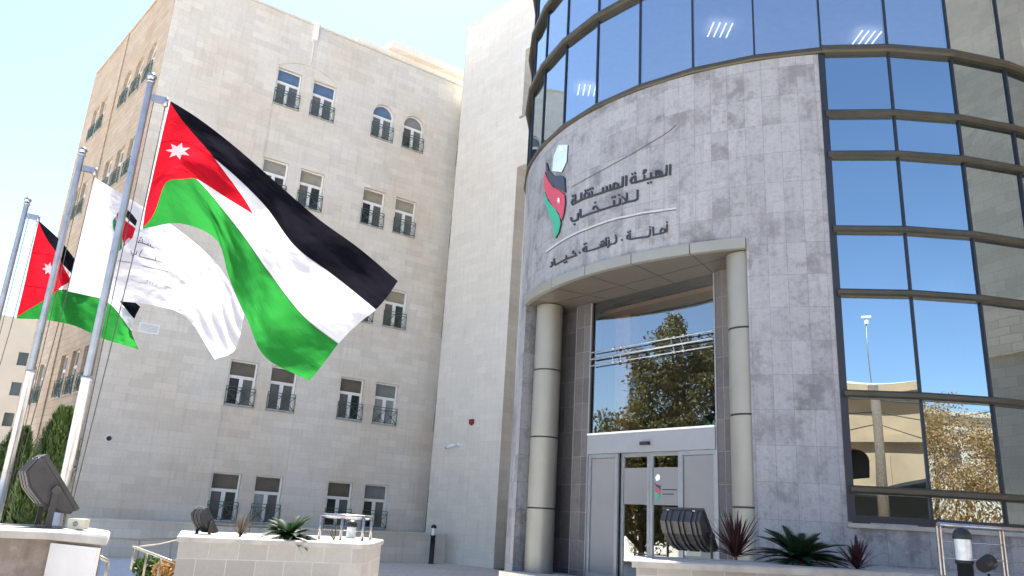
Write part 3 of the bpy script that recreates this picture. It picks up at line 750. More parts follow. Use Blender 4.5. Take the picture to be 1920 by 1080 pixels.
# ------------------------------------------------------------------ wall sign (letters and emblem stand off the marble)
def sign():
    root = at0('wall_sign', 'raised Arabic lettering and red, black and green emblem on the round marble wall', 'sign')
    R0 = RAD+.006; R1 = RAD+.03
    def sp(p, o, k): return (o[0]+p[0]/k, o[1]+p[1]/k)
    def solid(mb, poly, r0=R0, r1=R1):
        a = [on_cyl(x, y, r0) for x, y in poly]
        b = []
        for p in a:
            o_ = V3((p.x-CC.x, p.y-CC.y, 0)).normalized(); b.append(p+o_*(r1-r0))
        mb.face(a[::-1]); mb.face(b)
        for i in range(len(a)):
            j = (i+1) % len(a); mb.face((a[i], a[j], b[j], b[i]))
    def stroke(mb, pts, w, r1=R1):
        n = len(pts); L = []; Rr = []
        for i, p in enumerate(pts):
            a = pts[max(i-1, 0)]; b = pts[min(i+1, n-1)]
            dx, dy = b[0]-a[0], b[1]-a[1]; l = math.hypot(dx, dy) or 1
            if 0 < i < n-1:
                d1 = math.hypot(p[0]-a[0], p[1]-a[1]) or 1; d2 = math.hypot(b[0]-p[0], b[1]-p[1]) or 1
                ux, uy = (p[0]-a[0])/d1+(b[0]-p[0])/d2, (p[1]-a[1])/d1+(b[1]-p[1])/d2; l = math.hypot(ux, uy) or 1; dx, dy = ux, uy
                c = max(.55, l/2)
            else: c = 1
            nx, ny = -dy/l*w/2/c, dx/l*w/2/c
            L.append((p[0]+nx, p[1]+ny)); Rr.append((p[0]-nx, p[1]-ny))
        for i in range(n-1): solid(mb, [L[i], L[i+1], Rr[i+1], Rr[i]], R0, r1)
    def dot(mb, p, s): solid(mb, [(p[0]-s, p[1]-s*.3), (p[0]+s*.2, p[1]-s), (p[0]+s, p[1]+s*.3), (p[0]-s*.2, p[1]+s)])
    o1, k1 = (1060, 290), 9.
    l1 = MB(); w = 3.4
    for st in ([(1775, 165), (1770, 350)], [(1715, 180), (1708, 345), (1640, 364), (1500, 392), (1400, 415), (1340, 430), (1200, 470)],
               [(1640, 364), (1632, 300), (1590, 272), (1520, 285)], [(1535, 380), (1532, 325), (1585, 318), (1600, 372)],
               [(1450, 305), (1452, 405)], [(1335, 345), (1342, 432)], [(1378, 262), (1332, 272), (1345, 300), (1310, 320)],
               [(1185, 355), (1190, 470), (1125, 482), (1105, 445), (1130, 398), (1185, 372)],
               [(1035, 355), (1030, 530)], [(975, 370), (968, 535), (890, 562), (750, 602), (640, 640), (450, 702), (330, 742), (268, 770), (170, 820)],
               [(890, 562), (893, 500), (860, 482), (822, 500), (815, 590)], [(760, 505), (764, 600)], [(702, 530), (704, 615)], [(642, 555), (642, 640)],
               [(452, 615), (452, 702)], [(402, 718), (398, 655), (352, 648), (326, 690), (332, 738)], [(278, 640), (268, 768)],
               [(172, 700), (174, 820), (130, 845), (115, 815), (130, 768), (172, 742)]):
        stroke(l1, [sp(p, o1, k1) for p in st], w*(.9 if st[0][0] < 800 else 1))
    for p in ((1400, 485), (1452, 468), (1135, 330), (1182, 316), (423, 582), (466, 570), (345, 612), (385, 601), (130, 702), (170, 686)): dot(l1, sp(p, o1, k1), 2.2)
    l1.build('lettering', M_SIGN, root)
    o2, k2 = (1060, 340), 12.
    l2 = MB()
    for st in ([(1630, 190), (1628, 400), (1580, 432), (1400, 472), (1280, 515)], [(1390, 260), (1396, 468)], [(1275, 345), (1340, 395), (1375, 465)],
               [(1232, 390), (1232, 505), (1190, 540), (1090, 560), (800, 652), (690, 690), (500, 752), (360, 812), (348, 790), (345, 625)],
               [(1100, 430), (1104, 555)], [(628, 640), (652, 578), (702, 565), (762, 655)],
               [(292, 720), (292, 850), (240, 888), (165, 902), (142, 868), (142, 810)]):
        stroke(l2, [sp(p, o2, k2) for p in st], w*.9)
    for p in ((1215, 312), (1065, 368), (1120, 350), (677, 482), (215, 970)): dot(l2, sp(p, o2, k2), 2.1)
    l2.build('lettering', M_SIGN, root)
    o3, k3 = (1020, 400), 7.68
    l3s = [MB(), MB(), MB()]; pick = lambda x: l3s[0 if x > 1150 else 1 if x > 540 else 2]
    for st in ([(1775, 160), (1772, 278)], [(1740, 280), (1744, 232), (1700, 222), (1680, 255), (1684, 292), (1580, 312), (1572, 195)], [(1684, 292), (1740, 278)],
               [(1530, 228), (1530, 312), (1500, 340), (1390, 352), (1240, 378), (1200, 368), (1202, 330), (1240, 312)], [(1240, 290), (1245, 375)],
               [(1045, 345), (1045, 412), (1020, 436), (945, 452)], [(938, 382), (942, 468), (915, 496)], [(895, 352), (900, 472)],
               [(820, 420), (855, 402), (875, 430), (872, 470), (740, 516), (615, 552), (575, 550), (568, 515), (605, 492)], [(870, 445), (815, 455), (830, 482)], [(610, 472), (616, 550)],
               [(415, 578), (450, 576), (462, 608), (320, 662), (165, 745), (158, 735), (150, 652)], [(325, 605), (326, 660)],
               [(116, 700), (127, 748), (98, 776)]):
        stroke(pick(st[0][0]), [sp(p, o3, k3) for p in st], w*.72)
    for p in ((1772, 128), (1528, 200), (1215, 276), (1246, 262), (1125, 386), (1035, 322), (932, 356), (585, 446), (612, 436), (520, 570), (428, 552), (303, 712), (329, 701)): dot(pick(p[0]+(40 if p[0] == 1125 else 0)), sp(p, o3, k3), 1.8)
    for l3 in l3s: l3.build('lettering', M_SIGN, root)
    q = MB(); c1 = [(1072.4, 351), (1100, 335), (1130, 319), (1164.4, 300), (1185, 289), (1211, 273), (1235, 259), (1257, 245), (1267.5, 233.5)]
    stroke(q, c1, 1.0, R0+.01); q.build('thin_line', M_LINE, root)
    q = MB(); c2 = [(1024, 475), (1046, 459), (1066, 447), (1085, 437.8), (1110, 428), (1137, 418.2), (1160, 411.5), (1183, 407.2), (1205, 402), (1228, 399), (1268, 393.5)]
    stroke(q, c2, 1.1, R0+.01); q.build('thin_line', M_LINE, root)
    q = MB(); c3 = [(x, y-3.2) for x, y in c2]; stroke(q, c3, 3.0, R0+.006); q.build('pale_line', M_PALEL, root)
    o4, k4 = (1010, 260), 5.4
    for nm, mt, pts, r1 in (
        ('emblem_head', M_SPALE, [(210, 65), (300, 65), (290, 230), (240, 340), (145, 330), (160, 180)], R1),
        ('emblem_black_stripe', M_SNAV, [(90, 245), (110, 320), (160, 375), (250, 380), (272, 400), (280, 545), (220, 512), (150, 480), (110, 420), (88, 330)], R1+.02),
        ('emblem_red_stripe', M_SRED, [(76, 340), (110, 430), (160, 495), (230, 532), (276, 575), (280, 650), (265, 760), (245, 828), (220, 760), (170, 700), (110, 612), (77, 520), (68, 430)], R1+.02),
        ('emblem_green_stripe', M_SGRN, [(76, 540), (110, 632), (180, 712), (225, 790), (236, 860), (215, 950), (182, 1008), (165, 940), (160, 860), (120, 770), (76, 640)], R1+.02)):
        q = MB(); pp = [sp(p, o4, k4) for p in pts]
        ctr = (sum(p[0] for p in pp)/len(pp), sum(p[1] for p in pp)/len(pp))
        a = [on_cyl(x, y, R0) for x, y in pp]; b = [p+V3((p.x-CC.x, p.y-CC.y, 0)).normalized()*(r1-R0) for p in a]
        q.face(a[::-1]); q.face(b)
        for i in range(len(a)): j = (i+1) % len(a); q.face((a[i], a[j], b[j], b[i]))
        q.build(nm, mt, root)
        q = MB(); pp2 = [(ctr[0]+(x-ctr[0])*1.0+.45, ctr[1]+(y-ctr[1])*1.0+.5) for x, y in pp]
        a = [on_cyl(x, y, R0) for x, y in pp2]; b = [p+V3((p.x-CC.x, p.y-CC.y, 0)).normalized()*(r1-R0-.006) for p in a]
        q.face(b); 
        for i in range(len(a)): j = (i+1) % len(a); q.face((a[i], a[j], b[j], b[i]))
        q.build('emblem_edge', M_SIGN, root)
    q = MB(); pp = [sp(p, o4, k4) for p in ((215, 85), (252, 85), (248, 122), (212, 122))]
    a = [on_cyl(x, y, R1+.004) for x, y in pp]; q.slab(a, (-.006, -.012, 0)); q.build('white_square', M_SWHT, root)  # small white square on the emblem head
    q = MB(); ctr = sp((203, 625), o4, k4); st = []
    for i in range(14):
        a = math.pi*i/7-math.pi/2; rr = 8.5 if i % 2 == 0 else 3; st.append((ctr[0]+rr*.38*math.cos(a), ctr[1]+rr*math.sin(a)*.85))
    a = [on_cyl(x, y, R1+.024) for x, y in st]; q.slab(a, (-.006, -.012, 0)); q.build('emblem_star', M_SWHT, root)
    rebase(root, on_cyl(1110, 380))
sign()

# ------------------------------------------------------------------ flagpoles and flags
POLES = [(-28.33, 11.5, 7.58), (-31.5, 14.5, 7.38), (-33.9, 17.6, 7.26)]
POLE_LB = ['stainless flagpole nearest the camera, carrying the large national flag', 'stainless flagpole in the middle of the row, carrying the white flag', 'farthest stainless flagpole at the left edge of the row']
def pole(az_, D, zt, label):
    a = rad(az_); P = V3((math.sin(a)*D, math.cos(a)*D, 0)); root = empty('flagpole', P, label, 'flagpole', 'flagpoles in a row')
    zj = EYE+D*.124
    q = MB(); q.lathe((0, 0, 0), [(.16, 0), (.16, .02), (.066, .02), (.066, zj)], 20); q.lathe((0, 0, 0), [(.066, zj), (.074, zj+.002), (.08, zj+.05), (.058, zj+.052)], 20); q.build('lower_pole', M_STEELD, root)
    q = MB(); q.lathe((0, 0, 0), [(.056, zj+.05), (.046, zt-.16)], 20); q.lathe((0, 0, 0), [(.052, zt-.16), (.06, zt-.158), (.06, zt-.13), (0, zt-.129)], 16); q.build('upper_pole', M_STEELD, root)
    q = MB(); q.lathe((0, 0, zt-.06), [(0, -.07), (.05, -.045), (.072, 0), (.05, .045), (0, .07)], 16); q.build('finial', M_STEEL, root)
    d = V3((math.cos(rad(az_)), -math.sin(rad(az_)), 0))
    q = MB(); q.box(V3((0, 0, zt-.43))+d*.05-V3((d.y, -d.x, 0))*.03, d*.2, V3((d.y, -d.x, 0))*.06, ZUP*.10); q.lathe(d*.25+ZUP*(zt-.43), [(0, -.03), (.035, -.03), (.035, .11), (0, .11)], 10)
    q.build('truck_arm', M_STEELD, root)
    q = MB(); q.tube([d*.09+ZUP*(zt-.45), d*.10+ZUP*1.4], .006, 5); q.tube([d*.25+ZUP*(zt-.45), d*.245+ZUP*(zt-2.6), d*.13+ZUP*1.4], .007, 5); q.build('halyard', M_ROPE, root)
    return root
for (a_, D_, z_), lb in zip(POLES, POLE_LB): pole(a_, D_, z_, lb)

def catmull(ts, ps, t):
    """non-uniform Catmull-Rom / finite difference cubic through ps at ts"""
    n = len(ts); i = max(0, min(n-2, next((k for k in range(n-1) if t <= ts[k+1]), n-2)))
    h = ts[i+1]-ts[i]; u = (t-ts[i])/h
    def tan(k):
        if k == 0: return [(b-a)/(ts[1]-ts[0]) for a, b in zip(ps[0], ps[1])]
        if k == n-1: return [(b-a)/(ts[-1]-ts[-2]) for a, b in zip(ps[-2], ps[-1])]
        return [(b-a)/(ts[k+1]-ts[k-1]) for a, b in zip(ps[k-1], ps[k+1])]
    m0, m1 = tan(i), tan(i+1)
    h00, h10, h01, h11 = 2*u**3-3*u*u+1, u**3-2*u*u+u, -2*u**3+3*u*u, u**3-u*u
    return tuple(h00*a+h10*h*c+h01*b+h11*h*d for a, b, c, d in zip(ps[i], ps[i+1], m0, m1))
def flag_surface(us, vs, grid, D0, depthfn):
    def px(u, v):
        cols = [catmull(vs, grid[i], v) for i in range(len(us))]
        return catmull(us, cols, u)
    def P(u, v, off=0.):
        x, y = px(u, v); return at_dist(x, y, D0+depthfn(u, v)-off)
    return px, P
def flag_mesh(name, P, matr, nu=110, nv=56, parent=None):
    q = MB()
    G = [[P(i/nu, j/nv) for j in range(nv+1)] for i in range(nu+1)]
    me = bpy.data.meshes.new(name); idx = lambda i, j: i*(nv+1)+j
    me.from_pydata([tuple(p) for r_ in G for p in r_], [], [(idx(i, j), idx(i+1, j), idx(i+1, j+1), idx(i, j+1)) for i in range(nu) for j in range(nv)])
    uvl = me.uv_layers.new(name='UVMap')
    for poly in me.polygons:
        poly.use_smooth = True
        for li in poly.loop_indices:
            k = me.loops[li].vertex_index; uvl.data[li].uv = ((k//(nv+1))/nu*2, (k % (nv+1))/nv)
    me.materials.append(matr); o = bpy.data.objects.new(name, me); COL.objects.link(o)
    if parent: o.parent = parent
    return o
def jordan_cols(t):
    uv = N(t, 'ShaderNodeTexCoord').outputs['UV']; sx = N(t, 'ShaderNodeSeparateXYZ'); t.links.new(uv, sx.inputs[0])
    def gt(src, v):
        n = N(t, 'ShaderNodeMath', operation='GREATER_THAN'); t.links.new(src, n.inputs[0])
        if isinstance(v, float): n.inputs[1].default_value = v
        else: t.links.new(v, n.inputs[1])
        return n.outputs[0]
    c = mixc(t, gt(sx.outputs[1], 1/3), (.022, .20, .035), (.68, .68, .71))
    c = mixc(t, gt(sx.outputs[1], 2/3), c, (.008, .008, .012))
    a = N(t, 'ShaderNodeMath', operation='MULTIPLY_ADD'); t.links.new(sx.outputs[1], a.inputs[0]); a.inputs[1].default_value = 2; a.inputs[2].default_value = -1
    ab = N(t, 'ShaderNodeMath', operation='ABSOLUTE'); t.links.new(a.outputs[0], ab.inputs[0])
    inv = N(t, 'ShaderNodeMath', operation='SUBTRACT'); inv.inputs[0].default_value = 1; t.links.new(ab.outputs[0], inv.inputs[1])
    c = mixc(t, gt(inv.outputs[0], sx.outputs[0]), c, (.50, .01, .022))
    for e0 in (1/3, 2/3):
        ds = N(t, 'ShaderNodeMath', operation='COMPARE'); t.links.new(sx.outputs[1], ds.inputs[0]); ds.inputs[1].default_value = e0; ds.inputs[2].default_value = .006
        c = mixc(t, ds.outputs[0], c, (.55, .55, .55), 'MULTIPLY')
    hem = N(t, 'ShaderNodeMath', operation='LESS_THAN'); t.links.new(sx.outputs[0], hem.inputs[0]); hem.inputs[1].default_value = .022
    return mixc(t, hem.outputs[0], c, (.8, .74, .74))
M_FLAG = cloth('flag_cloth_tricolour', jordan_cols, trans=.42)
M_WFLAG = cloth('flag_cloth_white', None, (.66, .66, .70), .42)
M_CSTAR = cloth('cloth_star', None, (.82, .82, .9), .4)
M_CBLK = cloth('cloth_black', None, (.02, .02, .03), .2); M_CRED = cloth('cloth_red', None, (.6, .02, .04), .4); M_CGRN = cloth('cloth_green', None, (.04, .3, .12), .4)
M_CGRY = cloth('cloth_grey', None, (.35, .36, .42), .3)

# flag 1
us = [0, 1/6, 1/3, 1/2, 2/3, 5/6, 1]; vs7 = [0, 1/6, 1/3, 1/2, 2/3, 5/6, 1]
G1 = [[(262, 430), (271, 390), (280, 349), (289, 308), (298, 268), (307, 228), (316, 187)],
      [(338, 419), (312, 342), (322, 318), (332, 292), (340, 266), (350, 236), (372, 222)],
      [(406, 450), (388, 392), (367, 335), (382, 316), (402, 297), (422, 284), (442, 276)],
      [(430, 522), (440, 476), (447, 430), (475, 402), (492, 380), (508, 362), (521, 345)],
      [(464, 600), (484, 558), (505, 512), (528, 485), (553, 461), (577, 437), (598, 411)],
      [(498, 670), (535, 632), (570, 594), (600, 555), (628, 518), (652, 492), (674, 466)],
      [(580, 714), (608, 680), (634, 645), (668, 610), (705, 580), (727, 555), (746, 527)]]
def wr(u, v, k): return .045*mnoise.noise(V3((u*11+v*5, v*9-u*4, k)))+.02*mnoise.noise(V3((u*30-v*12, v*16+u*9, k+4)))
def dep1(u, v):
    r_ = min(1, u*2.2)
    cr = lambda x: math.sqrt(x*x+.0004)
    return -.1*u + .8*cr(u-.15-.03*v)*(1-u) + .5*cr(u-.42-.3*v)*(1-.5*u) - .55*cr(u-.78+.25*v)*u + r_*(.16*math.sin(9.5*u+2.2*v+.4) + .085*math.sin(19*u-7*v) + .035*math.sin(31*u+13*v)) + .02*math.sin(24*v+5*u)*r_ + wr(u, v, 1)*r_
px1, P1 = flag_surface(us, vs7, G1, 11.45, dep1)
f1 = at0('flag', 'large red, black, white and green national flag flying from the nearest pole', 'flag', None)
flag_mesh('cloth', P1, M_FLAG, parent=f1)
def star_on(P_D, cx, cy, r_, par, D, rot=0., sq=1., mt=None):
    q = MB(); pts = []
    for i in range(14):
        a = 2*math.pi*i/14-math.pi/2+rot; rr = r_ if i % 2 == 0 else r_*.5
        pts.append((cx+rr*math.cos(a), cy+rr*sq*math.sin(a)))
    C4 = [P_D(cx, cy, -.03)]
    rings = [[P_D(cx+(x-cx)*k, cy+(y-cy)*k, -.03) for x, y in pts] for k in (.33, .66, 1)]
    for i in range(14):
        j = (i+1) % 14; q.face([C4[0], rings[0][i], rings[0][j]])
        for a_, b_ in zip(rings, rings[1:]): q.face([a_[i], b_[i], b_[j], a_[j]])
    q.build('star', mt or M_CSTAR, par)
def inv_px(px, x, y):
    best = None
    for i in range(0, 41):
        for j in range(0, 21):
            u, v = i/40, j/20; p = px(u, v); d = (p[0]-x)**2+(p[1]-y)**2
            if best is None or d < best[0]: best = (d, u, v)
    _, u, v = best; st = .02
    for _ in range(24):
        imp = False
        for du, dv in ((st, 0), (-st, 0), (0, st), (0, -st)):
            p = px(min(1, max(0, u+du)), min(1, max(0, v+dv))); d = (p[0]-x)**2+(p[1]-y)**2
            if d < best[0]: best = (d, 0, 0); u = min(1, max(0, u+du)); v = min(1, max(0, v+dv)); imp = True; break
        if not imp: st *= .5
    return u, v
def on_flag(px, D0, depfn):
    def f(x, y, off=-.012):
        u, v = inv_px(px, x, y); return at_dist(x, y, D0+depfn(u, v)+off)
    return f
star_on(on_flag(px1, 11.45, dep1), 334, 283, 24, f1, 11.4, .3, .68)
rebase(f1, P1(0, 1))
# flag 3
us5 = [0, .25, .5, .75, 1]; vs4 = [0, 1/3, 2/3, 1]
G3 = [[(28, 597), (43, 535), (57, 473), (71, 412)], [(82, 600), (96, 542), (102, 482), (114, 452)], [(137, 610), (137, 546), (146, 522), (158, 505)],
      [(196, 636), (203, 568), (209, 552), (214, 535)], [(260, 655), (247, 622), (252, 598), (263, 575)]]
def dep3(u, v): r_ = min(1, u*2.2); return r_*(.22*math.sin(10*u+1.6*v+1) + .09*math.sin(21*u-6*v)+.03*math.sin(35*u+9*v) + wr(u, v, 7))
px3, P3 = flag_surface(us5, vs4, G3, 17.55, dep3)
f3 = at0('flag', 'smaller looking national flag at the far left, half hidden by the white flag', 'flag')
flag_mesh('cloth', P3, M_FLAG, 80, 44, f3); star_on(on_flag(px3, 17.55, dep3), 92, 504, 13, f3, 17.5, .2, 1.0)
rebase(f3, P3(0, 1))
# flag 2
vs3 = [0, .5, 1]
G2 = [[(127, 546), (152, 440), (178, 333)], [(205, 562), (224, 468), (242, 372)], [(290, 573), (316, 500), (336, 432)], [(350, 596), (385, 555), (412, 502)], [(403, 674), (441, 655), (458, 590)]]
def dep2(u, v):
    cr = lambda x: math.sqrt(x*x+.0006); r_ = min(1, u*2.2); return 1.1*cr(u-.12-.16*(1-v))-1.5*cr(u-.34-.14*(1-v))+.6*cr(u-.7)*u+.3 + r_*(.12*math.sin(9*u+2*v+2.2) + .06*math.sin(20*u-5*v)+(.05*u**3)*math.sin(26*v+16*u)+.008*math.sin(28*v) + .7*wr(u, v, 3))
px2, P2 = flag_surface(us5, vs3, G2, 14.45, dep2)
f2 = at0('flag', 'white flag with a small emblem and Arabic writing, on the middle pole', 'flag')
flag_mesh('cloth', P2, M_WFLAG, 100, 56, f2)
F2 = on_flag(px2, 14.45, dep2)
def fl_poly(nm, mt, pts): q = MB(); q.face([F2(190+x/5.144, 370+y/5.144) for x, y in pts]); q.build(nm, mt, f2)
def fl_stroke(nm, mt, strokes, w):
    q = MB()
    for st in strokes:
        pts = [(190+x/5.144, 370+y/5.144) for x, y in st]
        for a, b in zip(pts, pts[1:]):
            dx, dy = b[0]-a[0], b[1]-a[1]; l = math.hypot(dx, dy) or 1; nx, ny = -dy/l*w/2, dx/l*w/2; ex, ey = dx/l*w*.3, dy/l*w*.3
            q.face([F2(a[0]+nx-ex, a[1]+ny-ey), F2(b[0]+nx+ex, b[1]+ny+ey), F2(b[0]-nx+ex, b[1]-ny+ey), F2(a[0]-nx-ex, a[1]-ny-ey)])
    q.build(nm, mt, f2)
fl_poly('emblem_black_stripe', M_CBLK, [(255, 120), (300, 165), (345, 225), (330, 278), (270, 225), (235, 180)])
fl_poly('emblem_red_stripe', M_CRED, [(160, 140), (190, 190), (245, 235), (330, 300), (300, 390), (215, 475), (205, 400), (150, 260), (145, 180)])
fl_poly('emblem_green_stripe', M_CGRN, [(135, 185), (150, 260), (205, 400), (200, 490), (175, 520), (140, 380), (112, 290), (112, 225)])
fl_stroke('lettering', M_CBLK, [[(395, 400), (395, 440), (355, 435), (375, 410)], [(395, 440), (450, 462), (510, 492)], [(450, 440), (450, 462)], [(475, 455), (475, 475)], [(370, 395), (390, 385)],
    [(345, 520), (335, 550), (290, 545), (285, 515)], [(395, 505), (365, 560), (365, 572), (490, 600), (590, 628)], [(515, 560), (525, 575), (520, 605)], [(295, 562), (302, 565)], [(525, 545), (532, 548)]], 1.3)
fl_stroke('small_lettering', M_CGRY, [[(290, 790), (300, 800), (370, 825), (430, 830)], [(430, 800), (450, 800), (440, 832), (415, 825)], [(475, 805), (465, 845)], [(500, 820), (485, 855)], [(535, 830), (530, 860), (500, 858)], [(600, 860), (640, 865), (700, 905), (750, 925)], [(625, 845), (620, 862)], [(765, 960), (820, 1020)]], 1.0)
fl_stroke('grey_line', M_CGRY, [[(160, 612), (260, 625), (440, 670), (640, 718)]], 2.0)
rebase(f2, P2(0, 1))

# ------------------------------------------------------------------ planters
def offset_poly(pts, d):
    n = len(pts); A = sum(pts[i][0]*pts[(i+1) % n][1]-pts[(i+1) % n][0]*pts[i][1] for i in range(n)); s = 1 if A > 0 else -1
    out = []
    for i in range(n):
        p0, p, p1 = pts[i-1], pts[i], pts[(i+1) % n]
        def nrm(a, b):
            dx, dy = b[0]-a[0], b[1]-a[1]; l = math.hypot(dx, dy); return (dy/l*s, -dx/l*s)
        a, b = nrm(p0, p), nrm(p, p1); mx, my = a[0]+b[0], a[1]+b[1]; l2 = (mx*mx+my*my) or 1
        k = 2*d/l2; k = max(-3*abs(d), min(3*abs(d), k)); out.append((p[0]+mx*k, p[1]+my*k))
    return out
def planter(label, pts, z1, cap_h, z0=-.02, bodymat=M_PLANT, cap_out=.04):
    root = at0('stone_planter', label, 'planter'); pts = [tuple(p[:2]) for p in pts]
    n = len(pts)
    if sum(pts[i][0]*pts[(i+1) % n][1]-pts[(i+1) % n][0]*pts[i][1] for i in range(n)) < 0: pts = pts[::-1]
    q = MB(); q.prism(pts, z0, z1-cap_h-.001); q.build('planter_body', bodymat, root)
    o1 = offset_poly(pts, cap_out); o2 = offset_poly(pts, cap_out-.018); inn = offset_poly(pts, -.18); q = MB()
    P = lambda p, z: V3((p[0], p[1], z))
    za, zb, zc = z1-cap_h, z1-.018, z1
    for i in range(n):
        j = (i+1) % n
        q.face([P(pts[i], za), P(o1[i], za), P(o1[j], za), P(pts[j], za)][::-1]); q.face([P(o1[i], za), P(o1[j], za), P(o1[j], zb), P(o1[i], zb)])
        q.face([P(o1[i], zb), P(o1[j], zb), P(o2[j], zc), P(o2[i], zc)]); q.face([P(o2[i], zc), P(o2[j], zc), P(inn[j], zc), P(inn[i], zc)])
        q.face([P(inn[i], zc), P(inn[j], zc), P(inn[j], zc-.08), P(inn[i], zc-.08)])
    q.build('cap_stone', M_CAP, root)
    q = MB(); q.face([P(p, zc-.012) for p in inn]); q.build('soil', M_SOIL, root)
    rebase(root, (sum(p[0] for p in pts)/n, sum(p[1] for p in pts)/n, 0)); return root
# middle
Z_M = 1.12
A = at_z(338, 1004, Z_M); B = at_z(560, 1013, Z_M); C_ = at_z(640, 1017, Z_M)
e = [V3(A[:]), V3(B[:]), V3(C_[:])]
curve = [at_z(672, 1018.5, Z_M), at_z(692, 1018, Z_M), at_z(700, 1015, Z_M)+V3((.02, .2, 0))]
back = (V3((curve[-1].x-.05, curve[-1].y+1.0, Z_M)), V3((curve[-1].x-.5, curve[-1].y+1.6, Z_M)), V3((A.x-.7, A.y+1.9, Z_M)))
mid = planter('long pale stone planter in the middle, holding a green cycad and a black floodlight', [e[0], e[1], e[2], *curve, *back], Z_M, .085)
# right
Z_R = 1.25
A = at_z(1193, 1049, Z_R); B = at_z(1700, 1074, Z_R); C_ = at_z(1990, 1088, Z_R)
rp = planter('long pale stone planter below the doors, holding dark red spiky plants and a cycad', [A, B, C_, C_+V3((-.3, 1.5, 0)), B+V3((-.1, 1.45, 0)), A+V3((.24, 1.35, 0))], Z_R, .085, cap_out=.05)
# left, near
Z_L = 1.3
A = at_z(-140, 984, Z_L); B = at_z(100, 994, Z_L); C_ = at_z(196, 1003, Z_L)
pts = [A, B, C_, C_+V3((-.40, .84, 0)), B+V3((-.35, 1.1, 0)), A+V3((-.2, 1.1, 0))]
M_VEIN = ashlar('veined_dark_marble', (.20, .17, .15), (.15, .14, .14), (.1, .1, .1), 2.0, 3.0, .004, 0, (.8, .75, .7), .6, .5, .35, ((.34, .31, .29), 2.2, .6), .1, .6)
lp = planter('near stone planter at the left edge with dark veined face and a floodlight on top', pts, Z_L, .075, bodymat=M_VEIN, cap_out=.045)
q = MB(); d = (C_-B); d.z = 0; d.normalize(); o_ = V3((d.y, -d.x, 0)); L = (C_-B).length
b0 = V3((B.x, B.y, 0)); q.box(b0+d*.05+o_*.006, d*(L-.05-.003), o_*.025, ZUP*(Z_L-.10)); pn = q.build('end_panel', M_PANEL, lp); pn.location = -lp.location

# ------------------------------------------------------------------ floodlights
def floodlight(label, P, yaw, tilt, s=1., w=.52, clips=True, group='floodlights standing on the planters'):
    root = empty('floodlight', P, label, 'floodlight', group, yaw)
    # side profile in (y, z): glass face along +y side, curved ribbed back; x is the width
    prof = [(0, 0), (.045, -.005), (.10, .05), (.17, .19), (.185, .33), (.15, .46), (.05, .50), (0, .50)]
    ct, st_ = math.cos(tilt), math.sin(tilt); zp = .29*s
    def T(x, y, z):
        y2, z2 = -(y-.06)*s, (z-.22)*s
        return V3((x*s, y2*ct-z2*st_, zp+y2*st_+z2*ct))
    def extr(x0, x1, pr, mt, nm, par=root):
        q = MB(); a = [T(x0, *p) for p in pr]; b = [T(x1, *p) for p in pr]
        q.face(a); q.face(b[::-1])
        for i in range(len(a)): j = (i+1) % len(a); q.face((a[i], b[i], b[j], a[j]))
        bm_o = q.build(nm, mt, par); return bm_o
    body = extr(-w/2, w/2, prof, M_FLOOD, 'housing')
    big = [(y*1.10 if y > .02 else y-.002, z+(.012 if z > .3 else -.012)*(1 if y > .02 else 0)) for y, z in prof]
    for x in (-.42, -.3, -.1, .02, .22, .34): extr(x*w-.012+.02, x*w+.012+.02, big, M_FLOOD, 'cooling_rib', body)
    fr = [(-.02, -.012), (.012, -.012), (.012, .512), (-.02, .512)]; extr(-w/2-.012, w/2+.012, fr, M_FLOOD, 'front_frame')
    extr(-w/2+.03, w/2-.03, [(-.026, .03), (-.021, .03), (-.021, .47), (-.026, .47)], M_FLOODG, 'lens')
    for x in (-w*.36, w*.3):
        extr(x-.014, x+.014, [(-.03, .50), (.03, .516), (.055, .44), (.045, .44), (.02, .505), (-.03, .49)], M_STEEL, 'clip')
    q = MB(); c = T(0, .06, .22)
    for sx in (-1, 1):
        x = sx*(w/2+.028)*s
        q.box((x-.006, -.025, 0), V3((.012, 0, 0)), V3((0, .05, 0)), ZUP*(zp+.02))
        q.tube([(x-sx*.03*s, 0, zp), (x+sx*.035, 0, zp)], .034*s, 12)
    q.box((-(w/2+.03)*s, -.03, 0), V3(((w+.06)*s, 0, 0)), V3((0, .06, 0)), ZUP*.008)
    q.build('bracket', M_FLOOD, root)
    return root
P = at_z(60, 988, Z_L); floodlight('large dark grey floodlight tilted upwards on the near left planter', V3((P.x-.03, P.y+.22, Z_L)), rad(-50), rad(38), 1.12, .36)
P = at_z(384, 1001, Z_M); floodlight('small black floodlight on the left end of the middle planter', V3((P.x-.12, P.y+.25, Z_M-.08)), rad(-42), rad(34), .84, .42)
P = at_z(1306, 1044, Z_R); floodlight('black floodlight seen from behind on the left end of the long right planter', V3((P.x-.02, P.y+.35, Z_R-.10)), rad(-40), rad(40), 1.36, .46)
P = at_z(1318, 1040, Z_R); q = MB(); q.cbox(V3((P.x+.02, P.y+.75, Z_R+.03)), .12, .06, .08)
tag(q.build('junction_box', M_BEIGE), 'cream junction box behind the floodlight on the right planter', 'junction box')
P = at_z(134, 992, Z_L); r = at0('junction_box', 'cream junction box beside the floodlight on the near left planter', 'junction box')
q = MB(); q.cbox(V3((P.x, P.y+.1, Z_L+.045)), .075, .05, .045); q.build('box', M_BEIGE, r)
q = MB(); q.lathe((0, 0, 0), [(.022, 0), (.022, .004), (0, .004)], 12); o = q.build('cover_plug', M_CHAMP, r); o.location = (P.x, P.y+.049, Z_L+.045); o.rotation_euler = (rad(90), 0, 0)
rebase(r, V3((P.x, P.y+.1, Z_L)))

